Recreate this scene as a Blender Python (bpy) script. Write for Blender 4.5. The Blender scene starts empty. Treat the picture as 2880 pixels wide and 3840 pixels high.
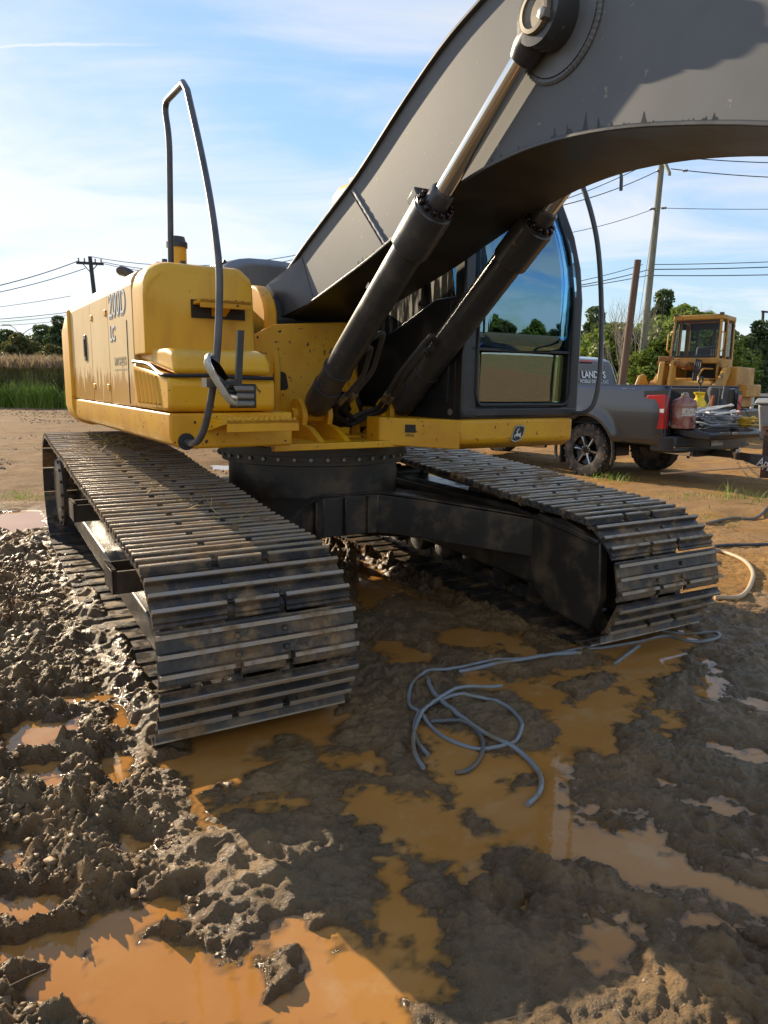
import bpy, bmesh, math, random
import numpy as np
from mathutils import Vector, Matrix, Euler
random.seed(7); np.random.seed(7)
scene = bpy.context.scene
COL = scene.collection
R = math.radians
# ------------------------------------------------------------------ camera
CAM_H, CAM_P, CAM_F, CAM_ROLL = 1.47, 0.176, 2727.7, 0.013   # metres, radians, pixels of a 2880x3840 frame, radians
cam_data = bpy.data.cameras.new('camera'); cam = bpy.data.objects.new('camera', cam_data); COL.objects.link(cam)
cam_data.sensor_fit = 'VERTICAL'; cam_data.sensor_height = 36.0; cam_data.sensor_width = 27.0
cam_data.lens = 36.0 * CAM_F / 3840.0
cam_data.clip_start = 0.05; cam_data.clip_end = 2000
_f = Vector((0, math.cos(CAM_P), -math.sin(CAM_P))); _u = Vector((0, math.sin(CAM_P), math.cos(CAM_P))); _r = Vector((1, 0, 0))
_c, _s = math.cos(CAM_ROLL), math.sin(CAM_ROLL)
_r2 = _r * _c + _u * _s; _u2 = _u * _c - _r * _s
cam.matrix_world = Matrix(((_r2.x, _u2.x, -_f.x, 0), (_r2.y, _u2.y, -_f.y, 0), (_r2.z, _u2.z, -_f.z, CAM_H), (0, 0, 0, 1)))
scene.camera = cam
# ------------------------------------------------------------------ sun and sky
SUN_AZ, SUN_EL = R(41.6), R(21.8)       # azimuth: from +Y towards -X
sun_dir = Vector((-math.sin(SUN_AZ) * math.cos(SUN_EL), math.cos(SUN_AZ) * math.cos(SUN_EL), math.sin(SUN_EL)))
sl = bpy.data.lights.new('sun', 'SUN'); sl.energy = 3.05; sl.angle = R(0.53); sl.color = (1.0, 0.82, 0.58)
sun = bpy.data.objects.new('sun', sl); COL.objects.link(sun)
sun.rotation_euler = (-sun_dir).to_track_quat('-Z', 'Y').to_euler(); sun.location = (0, 0, 30)
world = bpy.data.worlds.new('World'); scene.world = world; world.use_nodes = True
wn = world.node_tree.nodes; wl = world.node_tree.links
for n in list(wn): wn.remove(n)
def wnode(t, **k):
    n = wn.new(t)
    for a, b in k.items(): setattr(n, a, b)
    return n
w_out = wnode('ShaderNodeOutputWorld'); w_bg = wnode('ShaderNodeBackground')
sky = wnode('ShaderNodeTexSky', sky_type='NISHITA'); sky.sun_disc = False
sky.sun_elevation = SUN_EL; sky.sun_rotation = -SUN_AZ; sky.altitude = 200; sky.air_density = 1.0; sky.dust_density = 0.25; sky.ozone_density = 2.0
SKY_STRENGTH = 0.145; GLARE = 0.33
def wmath(op, a, b=None, c=None, clamp=False):
    n = wnode('ShaderNodeMath', operation=op, use_clamp=clamp)
    for i, v in enumerate((a, b, c)):
        if v is None: continue
        if isinstance(v, (int, float)): n.inputs[i].default_value = v
        else: wl.new(v, n.inputs[i])
    return n.outputs[0]
def wramp(v, a, b): 
    n = wnode('ShaderNodeMapRange', interpolation_type='SMOOTHSTEP'); wl.new(v, n.inputs[0])
    n.inputs[1].default_value = a; n.inputs[2].default_value = b; return n.outputs[0]
tc = wnode('ShaderNodeTexCoord'); sep = wnode('ShaderNodeSeparateXYZ'); wl.new(tc.outputs['Generated'], sep.inputs[0])
dx, dy, dz = sep.outputs
den = wmath('ADD', wmath('MAXIMUM', dz, 0.0), 0.12)
px_, py_ = wmath('DIVIDE', dx, den), wmath('DIVIDE', dy, den)
comb = wnode('ShaderNodeCombineXYZ'); wl.new(px_, comb.inputs[0]); wl.new(py_, comb.inputs[1])
mp = wnode('ShaderNodeMapping'); mp.inputs['Rotation'].default_value = (0, 0, R(62)); mp.inputs['Scale'].default_value = (0.55, 1.0, 1.0); mp.inputs['Location'].default_value = (1.3, 0.35, 0)
wl.new(comb.outputs[0], mp.inputs[0])
def wnoise(vec, scale, det, rough=0.55, dist=0.0):
    n = wnode('ShaderNodeTexNoise'); wl.new(vec, n.inputs['Vector'])
    n.inputs['Scale'].default_value = scale; n.inputs['Detail'].default_value = det; n.inputs['Roughness'].default_value = rough; n.inputs['Distortion'].default_value = dist
    return n.outputs['Fac']
big = wnoise(mp.outputs[0], 0.55, 3, 0.5, 0.3); fine = wnoise(mp.outputs[0], 1.7, 9, 0.58, 0.9)
wisps = wramp(wmath('ADD', wmath('MULTIPLY', big, 0.62), wmath('MULTIPLY', fine, 0.38)), 0.39, 0.58)
cloud = wmath('MULTIPLY', wisps, 0.92)
def sky_uv(az, el): return Vector((math.sin(az)*math.cos(el), math.cos(az)*math.cos(el)))/(math.sin(el) + 0.12)
CTA, CTB = sky_uv(R(-27.5), R(19.9)), sky_uv(R(-13.3), R(22.0))
# one thin contrail, a straight band across the cloud plane with a frayed edge
CT0, CT1 = Vector((CTA.x, CTA.y)), Vector((CTB.x, CTB.y))
_d = (CT1 - CT0).normalized(); _n = Vector((-_d.y, _d.x))
wob = wnoise(comb.outputs[0], 3.2, 6, 0.6)
off = wmath('ADD', wmath('MULTIPLY', px_, _n.x), wmath('MULTIPLY_ADD', py_, _n.y, -CT0.dot(_n)))
off = wmath('ADD', off, wmath('MULTIPLY', wmath('SUBTRACT', wob, 0.5), 0.06))
along = wmath('ADD', wmath('MULTIPLY', px_, _d.x), wmath('MULTIPLY', py_, _d.y))
trail = wmath('MULTIPLY', wramp(wmath('ABSOLUTE', off), 0.011, 0.002), wramp(along, CT1.dot(_d), CT1.dot(_d) - 0.35))
trail = wmath('MULTIPLY', trail, 0.75)
cmask = wmath('MAXIMUM', cloud, trail, clamp=True)
horizon = wmath('MULTIPLY', wramp(dz, 0.34, 0.0), 0.22)
bw = wnode('ShaderNodeRGBToBW'); wl.new(sky.outputs[0], bw.inputs[0])
gain = wmath('DIVIDE', 1.0, wmath('MULTIPLY_ADD', bw.outputs[0], GLARE, 1.0))      # tone compression: scales the sky down where it is brightest, towards the sun
skyc = wnode('ShaderNodeVectorMath', operation='SCALE'); wl.new(sky.outputs[0], skyc.inputs[0]); wl.new(gain, skyc.inputs['Scale'])
tint = wnode('ShaderNodeVectorMath', operation='MULTIPLY'); wl.new(skyc.outputs[0], tint.inputs[0]); tint.inputs[1].default_value = (0.95, 1.0, 1.07)
lum = wnode('ShaderNodeCombineColor')
lumv = wmath('MULTIPLY', bw.outputs[0], gain)
for i, k in enumerate((1.05, 1.10, 1.17)): wl.new(wmath('MULTIPLY_ADD', lumv, k*0.62, 1.08*k), lum.inputs[i])
mixw = wnode('ShaderNodeMixRGB'); wl.new(wmath('MAXIMUM', cmask, horizon), mixw.inputs[0]); wl.new(tint.outputs[0], mixw.inputs[1]); wl.new(lum.outputs[0], mixw.inputs[2])
wl.new(mixw.outputs[0], w_bg.inputs[0]); w_bg.inputs[1].default_value = SKY_STRENGTH; wl.new(w_bg.outputs[0], w_out.inputs[0])
# ------------------------------------------------------------------ exposure
scene.view_settings.view_transform = 'Standard'; scene.view_settings.look = 'None'
scene.view_settings.exposure = 1.46; scene.view_settings.gamma = 1.0; scene.view_settings.use_curve_mapping = False
scene.cycles.max_bounces = 6; scene.cycles.diffuse_bounces = 3; scene.cycles.glossy_bounces = 3; scene.cycles.transparent_max_bounces = 8
scene.cycles.caustics_reflective = False; scene.cycles.caustics_refractive = False
# ================================================================== helpers
def tag(o, label=None, cat=None, group=None, kind=None):
    if label: o['label'] = label
    if cat: o['category'] = cat
    if group: o['group'] = group
    if kind: o['kind'] = kind
    return o
def empty(name, loc=(0, 0, 0), rz=0.0, parent=None):
    o = bpy.data.objects.new(name, None); COL.objects.link(o); o.location = loc; o.rotation_euler = (0, 0, rz); o.empty_display_size = 0.2
    if parent: o.parent = parent
    return o
class MB:
    def __init__(s): s.v = []; s.f = []; s.uv = None
    def add(s, vs, fs):
        b = len(s.v); s.v += [tuple(p) for p in vs]; s.f += [tuple(i + b for i in f) for f in fs]; return s
    def box(s, x0, x1, y0, y1, z0, z1):
        return s.add([(x0,y0,z0),(x1,y0,z0),(x1,y1,z0),(x0,y1,z0),(x0,y0,z1),(x1,y0,z1),(x1,y1,z1),(x0,y1,z1)],
                     [(0,3,2,1),(4,5,6,7),(0,1,5,4),(1,2,6,5),(2,3,7,6),(3,0,4,7)])
    def obox(s, c, ax, ay, az, hx, hy, hz):
        c, ax, ay, az = Vector(c), Vector(ax).normalized(), Vector(ay).normalized(), Vector(az).normalized()
        vs = [c + ax*(i*hx) + ay*(j*hy) + az*(k*hz) for k in (-1,1) for i, j in ((-1,-1),(1,-1),(1,1),(-1,1))]
        return s.add(vs, [(0,3,2,1),(4,5,6,7),(0,1,5,4),(1,2,6,5),(2,3,7,6),(3,0,4,7)])
    def prism(s, poly, fn, a, b):            # fn(p, q, t) -> xyz
        n = len(poly)
        vs = [fn(p, q, a) for p, q in poly] + [fn(p, q, b) for p, q in poly]
        return s.add(vs, [tuple(range(n - 1, -1, -1)), tuple(range(n, 2*n))] + [(i, (i+1) % n, n + (i+1) % n, n + i) for i in range(n)])
    def loft(s, rings, cap=True, closed=True):
        n = len(rings[0]); vs = [p for r in rings for p in r]; fs = []
        for k in range(len(rings) - 1):
            for i in range(n if closed else n - 1):
                j = (i + 1) % n; fs.append((k*n + i, k*n + j, (k+1)*n + j, (k+1)*n + i))
        if cap and closed: fs += [tuple(range(n - 1, -1, -1)), tuple(range((len(rings)-1)*n, len(rings)*n))]
        return s.add(vs, fs)
    def tube(s, path, r, n=8, cap=True):
        P = [Vector(p) for p in path]; m = len(P)
        rs = r if isinstance(r, (list, tuple)) else [r] * m
        T = []
        for i in range(m):
            t = (P[min(i+1, m-1)] - P[max(i-1, 0)]); T.append(t.normalized() if t.length > 1e-9 else Vector((0,0,1)))
        u = T[0].orthogonal().normalized(); rings = []
        for i in range(m):
            u = (u - T[i] * u.dot(T[i])); u = u.normalized() if u.length > 1e-6 else T[i].orthogonal().normalized()
            w = T[i].cross(u)
            k = 1.0
            if 0 < i < m - 1:
                c = (P[i+1]-P[i]).normalized().dot((P[i]-P[i-1]).normalized()); k = 1.0 / max(0.6, math.sqrt(max(0.0, (1 + c) / 2)))
            rings.append([P[i] + (u * math.cos(a) + w * math.sin(a)) * rs[i] * (k if k < 1.3 else 1.3) for a in [2*math.pi*j/n for j in range(n)]])
        return s.loft(rings, cap)
    def cyl(s, p0, p1, r0, r1=None, n=20): return s.tube([p0, p1], [r0, r0 if r1 is None else r1], n)
    def lathe(s, prof, p0, axis, n=24, cap=True):       # prof: (radius, distance along axis); open ends get capped
        a = Vector(axis).normalized(); u = a.orthogonal().normalized(); w = a.cross(u); p0 = Vector(p0)
        rings = [[p0 + a*d + (u*math.cos(t) + w*math.sin(t))*max(r, 1e-4) for t in [2*math.pi*j/n for j in range(n)]] for r, d in prof]
        return s.loft(rings, cap)
    def sphere(s, c, r, n=8, sc=(1,1,1)):
        rings = []
        for i in range(1, n):
            t = math.pi*i/n
            rings.append([(c[0]+sc[0]*r*math.sin(t)*math.cos(a), c[1]+sc[1]*r*math.sin(t)*math.sin(a), c[2]-sc[2]*r*math.cos(t)) for a in [math.pi*j/n for j in range(2*n)]])
        return s.loft(rings)
    def mesh(s, name, smooth=35):
        me = bpy.data.meshes.new(name); me.from_pydata(s.v, [], s.f)
        bm = bmesh.new(); bm.from_mesh(me); bmesh.ops.recalc_face_normals(bm, faces=bm.faces); bm.to_mesh(me); bm.free()
        if smooth:
            me.shade_smooth(); me.set_sharp_from_angle(angle=R(smooth))
        return me
    def build(s, name, mat, parent=None, bevel=0, smooth=35, seg=2, label=None):
        o = bpy.data.objects.new(name, s.mesh(name, smooth)); COL.objects.link(o)
        if mat: o.data.materials.append(mat)
        if parent: o.parent = parent
        if bevel:
            m = o.modifiers.new('bevel', 'BEVEL'); m.width = bevel; m.segments = seg; m.limit_method = 'ANGLE'; m.angle_limit = R(38); m.harden_normals = False
        if label: o['label'] = label
        return o
def copy_obj(o, parent=None):
    c = o.copy(); COL.objects.link(c); c.parent = parent; return c
def copy_tree(o, parent=None):
    c = copy_obj(o, parent)
    for ch in list(o.children): copy_tree(ch, c)
    return c
def smooth_path(pts, n=8):                    # Catmull-Rom through the points
    P = [Vector(p) for p in pts]; P = [P[0]*2 - P[1]] + P + [P[-1]*2 - P[-2]]; out = []
    for i in range(1, len(P) - 2):
        for k in range(n):
            t = k / n; a, b, c, d = P[i-1:i+3]
            out.append(0.5*((2*b) + (c - a)*t + (2*a - 5*b + 4*c - d)*t*t + (3*b - a - 3*c + d)*t*t*t))
    return out + [P[-2]]
def fillet(pts, r, n=5):                      # straight runs with rounded corners
    P = [Vector(p) for p in pts]; out = [P[0]]
    for i in range(1, len(P) - 1):
        a, b = (P[i-1]-P[i]), (P[i+1]-P[i]); d = min(r, a.length*.45, b.length*.45)
        p, q = P[i] + a.normalized()*d, P[i] + b.normalized()*d
        for k in range(n + 1):
            t = k / n; out.append(p*(1-t)**2 + P[i]*2*t*(1-t) + q*t*t)
    return out + [P[-1]]
def text_obj(name, body, size, M, mat, parent=None, ext=0.0008, bold=0.0, align='LEFT', space=1.0, shear=0.0):
    cu = bpy.data.curves.new(name, 'FONT'); cu.body = body; cu.size = size; cu.extrude = ext; cu.offset = bold; cu.align_x = align; cu.space_character = space; cu.shear = shear; cu.resolution_u = 4
    o = bpy.data.objects.new(name + '_tmp', cu); COL.objects.link(o)
    dg = bpy.context.evaluated_depsgraph_get(); dg.update()
    me = bpy.data.meshes.new_from_object(o.evaluated_get(dg)); bpy.data.objects.remove(o)
    me.materials.clear(); me.materials.append(mat)
    r = bpy.data.objects.new(name, me); COL.objects.link(r); r.parent = parent; r.matrix_local = M
    return r
def basis(o, x, y):                           # matrix whose X, Y axes are x, y at o
    x, y = Vector(x).normalized(), Vector(y).normalized(); z = x.cross(y)
    return Matrix(((x.x, y.x, z.x, o[0]), (x.y, y.y, z.y, o[1]), (x.z, y.z, z.z, o[2]), (0, 0, 0, 1)))
# ------------------------------------------------------------------ view rays: where a thing seen in the photograph stands
def ray(px, py):
    u, v = px - 1440, py - 1920
    u, v = u*_c + v*_s, -u*_s + v*_c
    return Vector((u/CAM_F, math.cos(CAM_P) - v/CAM_F*math.sin(CAM_P), -math.sin(CAM_P) - v/CAM_F*math.cos(CAM_P)))
def on_ground(px, py, z=0.0):
    d = ray(px, py); t = (z - CAM_H)/d.z; return Vector((d.x*t, d.y*t, z))
def at_depth(px, py, Y):
    d = ray(px, py); t = Y/d.y; return Vector((d.x*t, Y, CAM_H + d.z*t))
# ------------------------------------------------------------------ numpy gradient noise
_perm = np.random.RandomState(3).permutation(512).astype(np.int64)
def pnoise(x, y, seed=0):
    xi = np.floor(x).astype(np.int64); yi = np.floor(y).astype(np.int64); xf = x - xi; yf = y - yi
    u = xf*xf*xf*(xf*(xf*6-15)+10); v = yf*yf*yf*(yf*(yf*6-15)+10)
    def g(a, b, fx, fy):
        h = _perm[(_perm[(a + seed*37) & 511] + b) & 511]*(2*math.pi/512.0)
        return np.cos(h)*fx + np.sin(h)*fy
    n00 = g(xi, yi, xf, yf); n10 = g(xi+1, yi, xf-1, yf); n01 = g(xi, yi+1, xf, yf-1); n11 = g(xi+1, yi+1, xf-1, yf-1)
    return ((n00*(1-u) + n10*u)*(1-v) + (n01*(1-u) + n11*u)*v)*1.5
def fbm(x, y, f, o, seed=0, gain=0.5):
    s = 0; a = 1.0
    for i in range(o):
        s = s + a*pnoise(x*f, y*f, seed + i); f *= 2.03; a *= gain
    return s
# ================================================================== materials
MATS = {}
def mat(name, color=(.5,.5,.5), rough=0.5, metal=0.0, color2=None, scale=5.0, lo=0.4, hi=0.65, detail=6, bump=0.0, bscale=30.0, bdist=0.01,
        rough2=None, chips=None, chip_scale=60, chip_lo=0.66, chip_hi=0.69, spec=0.5, coat=0.0, stretch=(1,1,1), coord='Object', rand=0.0):
    if name in MATS: return MATS[name]
    m = bpy.data.materials.new(name); m.use_nodes = True; MATS[name] = m
    N, L = m.node_tree.nodes, m.node_tree.links; b = N['Principled BSDF']
    b.inputs['Base Color'].default_value = (*color, 1); b.inputs['Roughness'].default_value = rough; b.inputs['Metallic'].default_value = metal
    b.inputs['Specular IOR Level'].default_value = spec; b.inputs['Coat Weight'].default_value = coat
    t = N.new('ShaderNodeTexCoord'); mpn = N.new('ShaderNodeMapping'); L.new(t.outputs[coord], mpn.inputs[0]); mpn.inputs['Scale'].default_value = stretch
    vec = mpn.outputs[0]
    def noise(sc, det=detail, ro=0.6):
        n = N.new('ShaderNodeTexNoise'); L.new(vec, n.inputs['Vector']); n.inputs['Scale'].default_value = sc; n.inputs['Detail'].default_value = det; n.inputs['Roughness'].default_value = ro; return n.outputs['Fac']
    def ramp(v, a, c):
        n = N.new('ShaderNodeMapRange'); n.interpolation_type = 'SMOOTHSTEP'; L.new(v, n.inputs[0]); n.inputs[1].default_value = a; n.inputs[2].default_value = c; return n.outputs[0]
    col = None
    if color2 is not None:
        f = ramp(noise(scale), lo, hi)
        mx = N.new('ShaderNodeMixRGB'); L.new(f, mx.inputs[0]); mx.inputs[1].default_value = (*color, 1); mx.inputs[2].default_value = (*color2, 1); col = mx.outputs[0]
        if rough2 is not None:
            mr = N.new('ShaderNodeMapRange'); L.new(f, mr.inputs[0]); mr.inputs[3].default_value = rough; mr.inputs[4].default_value = rough2; L.new(mr.outputs[0], b.inputs['Roughness'])
    if chips is not None:
        f2 = ramp(noise(chip_scale, 3, 0.5), chip_lo, chip_hi)
        mx = N.new('ShaderNodeMixRGB'); L.new(f2, mx.inputs[0]); mx.inputs[2].default_value = (*chips, 1)
        if col: L.new(col, mx.inputs[1])
        else: mx.inputs[1].default_value = (*color, 1)
        col = mx.outputs[0]
    if rand:
        oi = N.new('ShaderNodeObjectInfo'); hs = N.new('ShaderNodeHueSaturation'); mr = N.new('ShaderNodeMapRange'); L.new(oi.outputs['Random'], mr.inputs[0]); mr.inputs[3].default_value = 1 - rand; mr.inputs[4].default_value = 1 + rand
        L.new(mr.outputs[0], hs.inputs['Value'])
        if col: L.new(col, hs.inputs['Color'])
        else: hs.inputs['Color'].default_value = (*color, 1)
        col = hs.outputs[0]
    if col: L.new(col, b.inputs['Base Color'])
    if bump:
        bn = N.new('ShaderNodeBump'); L.new(noise(bscale, 6), bn.inputs['Height']); bn.inputs['Strength'].default_value = bump; bn.inputs['Distance'].default_value = bdist; L.new(bn.outputs[0], b.inputs['Normal'])
    m['b'] = 1
    return m
def nodes_of(m): return m.node_tree.nodes, m.node_tree.links, m.node_tree.nodes['Principled BSDF']
YEL = (0.80, 0.42, 0.012)
M_yellow = mat('yellow_paint', YEL, 0.36, 0, (0.70, 0.33, 0.014), 3.0, bump=.04, bscale=90, rough2=.5, chips=(0.035, .025, .02), chip_scale=34, chip_lo=.675, chip_hi=.69)
M_yellow2 = mat('yellow_paint_clean', (0.82, 0.445, 0.025), 0.38, 0, (0.66, .32, .03), 5.0, .45, .7, rough2=.55, stretch=(1, 1, .3), chips=(0.04,.03,.02), chip_scale=26, chip_lo=.73, chip_hi=.745)
M_dark = mat('charcoal_paint', (0.05, 0.05, 0.05), 0.42, 0, (0.075, .07, .065), 4.0, bump=.05, bscale=60, rough2=.6)
M_cyl = mat('charcoal_cylinder_paint', (0.052, 0.053, 0.056), 0.28, 0, (0.105, .095, .08), 6.0, .5, .75, bump=.05, bscale=40, rough2=.5, chips=(.25,.2,.14), chip_scale=22, chip_lo=.72, chip_hi=.74)
M_black = mat('wet_black_steel', (0.036, 0.031, 0.026), 0.36, 0, (0.13, .088, .05), 5.0, .46, .72, bump=.25, bscale=35, bdist=.006, rough2=.7)
M_greyplastic = mat('faded_grey_cover', (0.16, 0.165, 0.17), 0.45, 0, (0.12, .125, .13), 3)
M_rubber = mat('black_rubber', (0.02, 0.02, 0.021), 0.5, bump=.05)
M_chrome = mat('chrome_rod', (0.78, 0.77, 0.75), 0.12, 1.0, (0.55, .42, .28), 3.0, .55, .8, rough2=.3, stretch=(1,1,1))
M_steel = mat('bare_steel', (0.5, 0.49, 0.46), 0.35, 1.0, (0.25, .2, .15), 8, rough2=.6)
M_brass = mat('fitting_steel', (0.42, 0.36, 0.25), 0.45, .7, (0.2, .16, .1), 20)
M_bolt = mat('bolt_head', (0.34, 0.32, 0.29), 0.5, .6)
M_tail = mat('red_lens', (0.45, 0.01, 0.015), 0.12, coat=.5)
M_white = mat('white_vinyl', (0.8, 0.8, 0.8), 0.5)
M_clear = mat('lamp_lens', (0.22, 0.22, 0.21), 0.2, 0.3, bump=.3, bscale=120)
# ================================================================== ground
def za(x, y): return (x/1.152, 2600 + y/1.152)
def zb(x, y): return (1440 + x/1.152, 2800 + y/1.152)
def z8(x, y): return (1300 + x/1.05, 2300 + y/1.05)
def z6(x, y): return (100 + x/1.276, 1600 + y/1.276)
def z7(x, y): return (1300 + x/1.05, 1600 + y/1.05)
def zo(x, y): return (x, y)
POOLS = [  # outlines of standing water
 (za, [(-40,1080),(130,1050),(380,960),(550,950),(700,965),(640,1060),(860,1065),(900,1105),(1080,1095),(1330,1020),(1380,1090),(1560,1110),(1700,1090),(1840,1180),(1850,1290),(1770,1370),(1800,1470),(560,1470),(560,1400),(380,1385),(250,1400),(100,1350),(80,1290),(170,1200),(100,1165),(-40,1180)]),
 (za, [(-40,830),(150,825),(270,850),(270,900),(190,955),(-40,955)]),
 (za, [(30,160),(130,120),(350,105),(360,160),(260,215),(170,255),(30,235)]),
 (za, [(40,330),(210,320),(330,355),(230,395),(70,380)]),
 (za, [(-40,690),(100,690),(118,750),(-40,770)]),
 (za, [(520,640),(650,640),(660,690),(600,720),(540,690)]),
 (za, [(600,900),(760,885),(800,935),(700,985),(620,960)]),
 (za, [(430,390),(530,395),(520,430),(440,425)]),
 (za, [(430,260),(560,255),(600,300),(560,370),(450,330)]),
 (za, [(740,290),(860,275),(1110,268),(1080,330),(1000,400),(880,480),(800,400)]),
 (za, [(870,500),(1080,470),(1310,445),(1310,475),(1100,500),(900,525)]),
 (za, [(1420,280),(1659,240),(1659,330),(1500,330)]),
 (z8, [(0,690),(130,680),(260,720),(380,765),(400,840),(560,870),(700,960),(330,960),(250,890),(130,850),(0,790)]),
 (z8, [(300,450),(420,450),(500,500),(520,560),(700,570),(800,560),(870,500),(830,430),(760,400),(680,350),(640,270),(780,250),(900,220),(1040,200),(1200,110),(1330,110),(1300,180),(1240,230),(1180,330),(1110,390),(1050,430),(1090,500),(1060,540),(920,560),(870,600),(840,650),(800,700),(850,770),(900,770),(1120,790),(1190,830),(1280,900),(1340,960),(760,960),(640,900),(560,860),(430,820),(380,770),(470,720),(400,640),(330,590),(290,530)]),
 (z8, [(80,110),(180,110),(320,150),(320,190),(200,200),(120,150)]), (z8, [(350,70),(460,60),(690,80),(690,110),(520,150),(380,120)]),
 (z8, [(430,210),(560,240),(640,250),(620,300),(500,290)]), (z8, [(600,120),(720,110),(760,150),(640,165)]),
 (z8, [(1180,400),(1300,405),(1330,460),(1230,450)]), (z8, [(1390,180),(1440,185),(1505,235),(1450,245)]), (z8, [(1405,250),(1470,260),(1515,305),(1430,335)]),
 (z8, [(1540,345),(1610,345),(1645,390),(1580,385)]), (z8, [(1530,575),(1659,535),(1720,590),(1600,605)]), (z8, [(1465,500),(1530,500),(1570,560),(1500,540)]), (z8, [(1230,660),(1340,680),(1330,700),(1250,695)]),
 (zb, [(700,180),(770,170),(790,280),(900,330),(1080,290),(1150,330),(1180,400),(1290,430),(1400,530),(1480,560),(1700,650),(1700,790),(1500,740),(1400,690),(1200,650),(1100,610),(1000,560),(900,520),(700,505),(640,470),(660,420),(690,350)]),
 (zb, [(0,280),(280,300),(300,350),(480,380),(580,380),(660,410),(640,480),(480,430),(330,425),(190,455),(0,395)]),
 (zb, [(-20,500),(120,560),(40,620),(180,700),(350,620),(470,560),(510,500),(390,480),(300,520),(330,640),(200,760),(150,790),(190,850),(150,930),(190,990),(120,1130),(160,1250),(-20,1250)]),
 (zb, [(540,680),(640,640),(690,680),(640,740),(560,740)]), (zb, [(780,800),(900,700),(1000,750),(1100,780),(1110,890),(930,945),(850,900)]),
 (zb, [(1270,720),(1400,760),(1500,800),(1700,890),(1600,915),(1480,850),(1330,800)]), (zb, [(1340,250),(1500,250),(1570,300),(1550,370),(1440,330)]), (zb, [(1190,150),(1310,180),(1220,195)]), (zb, [(1540,440),(1620,440),(1620,480),(1550,480)]),
 (z7, [(0,500),(60,495),(170,545),(320,600),(500,690),(420,720),(200,650),(60,740),(40,620)]),
 (z6, [(190,610),(270,550),(330,560),(420,690),(520,830),(640,960),(650,1180),(560,1010),(440,860),(330,760),(250,700)]),
 (z6, [(120,1310),(250,1290),(410,1280),(400,1310),(250,1335)]), (z6, [(400,1330),(520,1330),(520,1460),(420,1440)]), (z6, [(420,1060),(640,1040),(640,1330),(460,1290)]),
 (zo, [(-60,1925),(150,1915),(175,1980),(60,2010),(-60,1990)]), (zo, [(1405,1820),(1510,1840),(1500,1860),(1420,1850)]), (zo, [(790,1745),(860,1740),(860,1765),(800,1760)]), (zo, [(2765,1937),(2860,1945),(2830,1955),(2770,1952)]),
]
ISLES = [(za, [(1130,1320),(1150,1170),(1250,1130),(1350,1170),(1330,1220),(1180,1390)]), (za, [(1340,985),(1470,975),(1570,1080),(1440,1110),(1370,1060)]), (za, [(335,1130),(390,1130),(385,1170),(340,1170)]),
 (za, [(640,1065),(720,960),(820,970),(840,1050),(760,1050)]),
 (z8, [(370,800),(470,795),(560,840),(460,865)]), (z8, [(640,610),(700,620),(750,660),(690,680)]), (z8, [(850,280),(1040,235),(1050,300),(930,340)]), (z8, [(820,355),(880,340),(890,375)]), (z8, [(1190,265),(1300,255),(1280,300)]), (z8,[(1030,300),(1100,300),(1090,330)]),
 (zb, [(550,120),(620,100),(650,150),(590,180)]), (zb, [(820,290),(950,270),(1080,300),(960,340)]), (zb,[(270,310),(400,330),(460,355),(330,345)])]
DRY = [(zo, [(-900,1960),(60,1900),(330,1905),(600,1790),(1000,1790),(1480,1790),(1700,1800),(2000,1980),(2500,2300),(2640,2330),(2880,2260),(3400,2240),(3400,1500),(-900,1445)])]
def world_poly(e): f, pts = e; return [tuple(on_ground(*f(*p))[:2]) for p in pts]
def sdist(X, Y, poly):                         # signed distance, positive inside
    P = np.array(poly); d = np.full(X.shape, 1e9); inside = np.zeros(X.shape, bool); n = len(P)
    for i in range(n):
        a, b = P[i], P[(i+1) % n]; e = b - a; L2 = e@e + 1e-12
        t = np.clip(((X - a[0])*e[0] + (Y - a[1])*e[1])/L2, 0, 1)
        d = np.minimum(d, (X - a[0] - t*e[0])**2 + (Y - a[1] - t*e[1])**2)
        c = ((a[1] > Y) != (b[1] > Y)); xx = e[0]*(Y - a[1])/(e[1] if abs(e[1]) > 1e-12 else 1e-12) + a[0]
        inside ^= c & (X < xx)
    d = np.sqrt(d); return np.where(inside, d, -d)
POOLW = [world_poly(e) for e in POOLS]; ISLEW = [world_poly(e) for e in ISLES]; DRYW = [world_poly(e) for e in DRY]
def box_sd(X, Y, poly, m):
    P = np.array(poly); sel = (X > P[:,0].min()-m) & (X < P[:,0].max()+m) & (Y > P[:,1].min()-m) & (Y < P[:,1].max()+m)
    r = np.full(X.shape, -m); 
    if sel.any(): r[sel] = sdist(X[sel], Y[sel], poly)
    return r
MOUNDS = [(*on_ground(px, py)[:2], r_, h_) for px, py, r_, h_ in ((2080, 3330, .16, .026), (1800, 3420, .13, .024), (2650, 3100, .22, .016), (2750, 3620, .2, .022))]
LYAW = 0.518                                     # undercarriage heading
MC = Vector((-0.515, 5.238, 0))
MF = Vector((math.sin(LYAW), -math.cos(LYAW), 0)); MS = Vector((math.cos(LYAW), math.sin(LYAW), 0))
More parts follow.
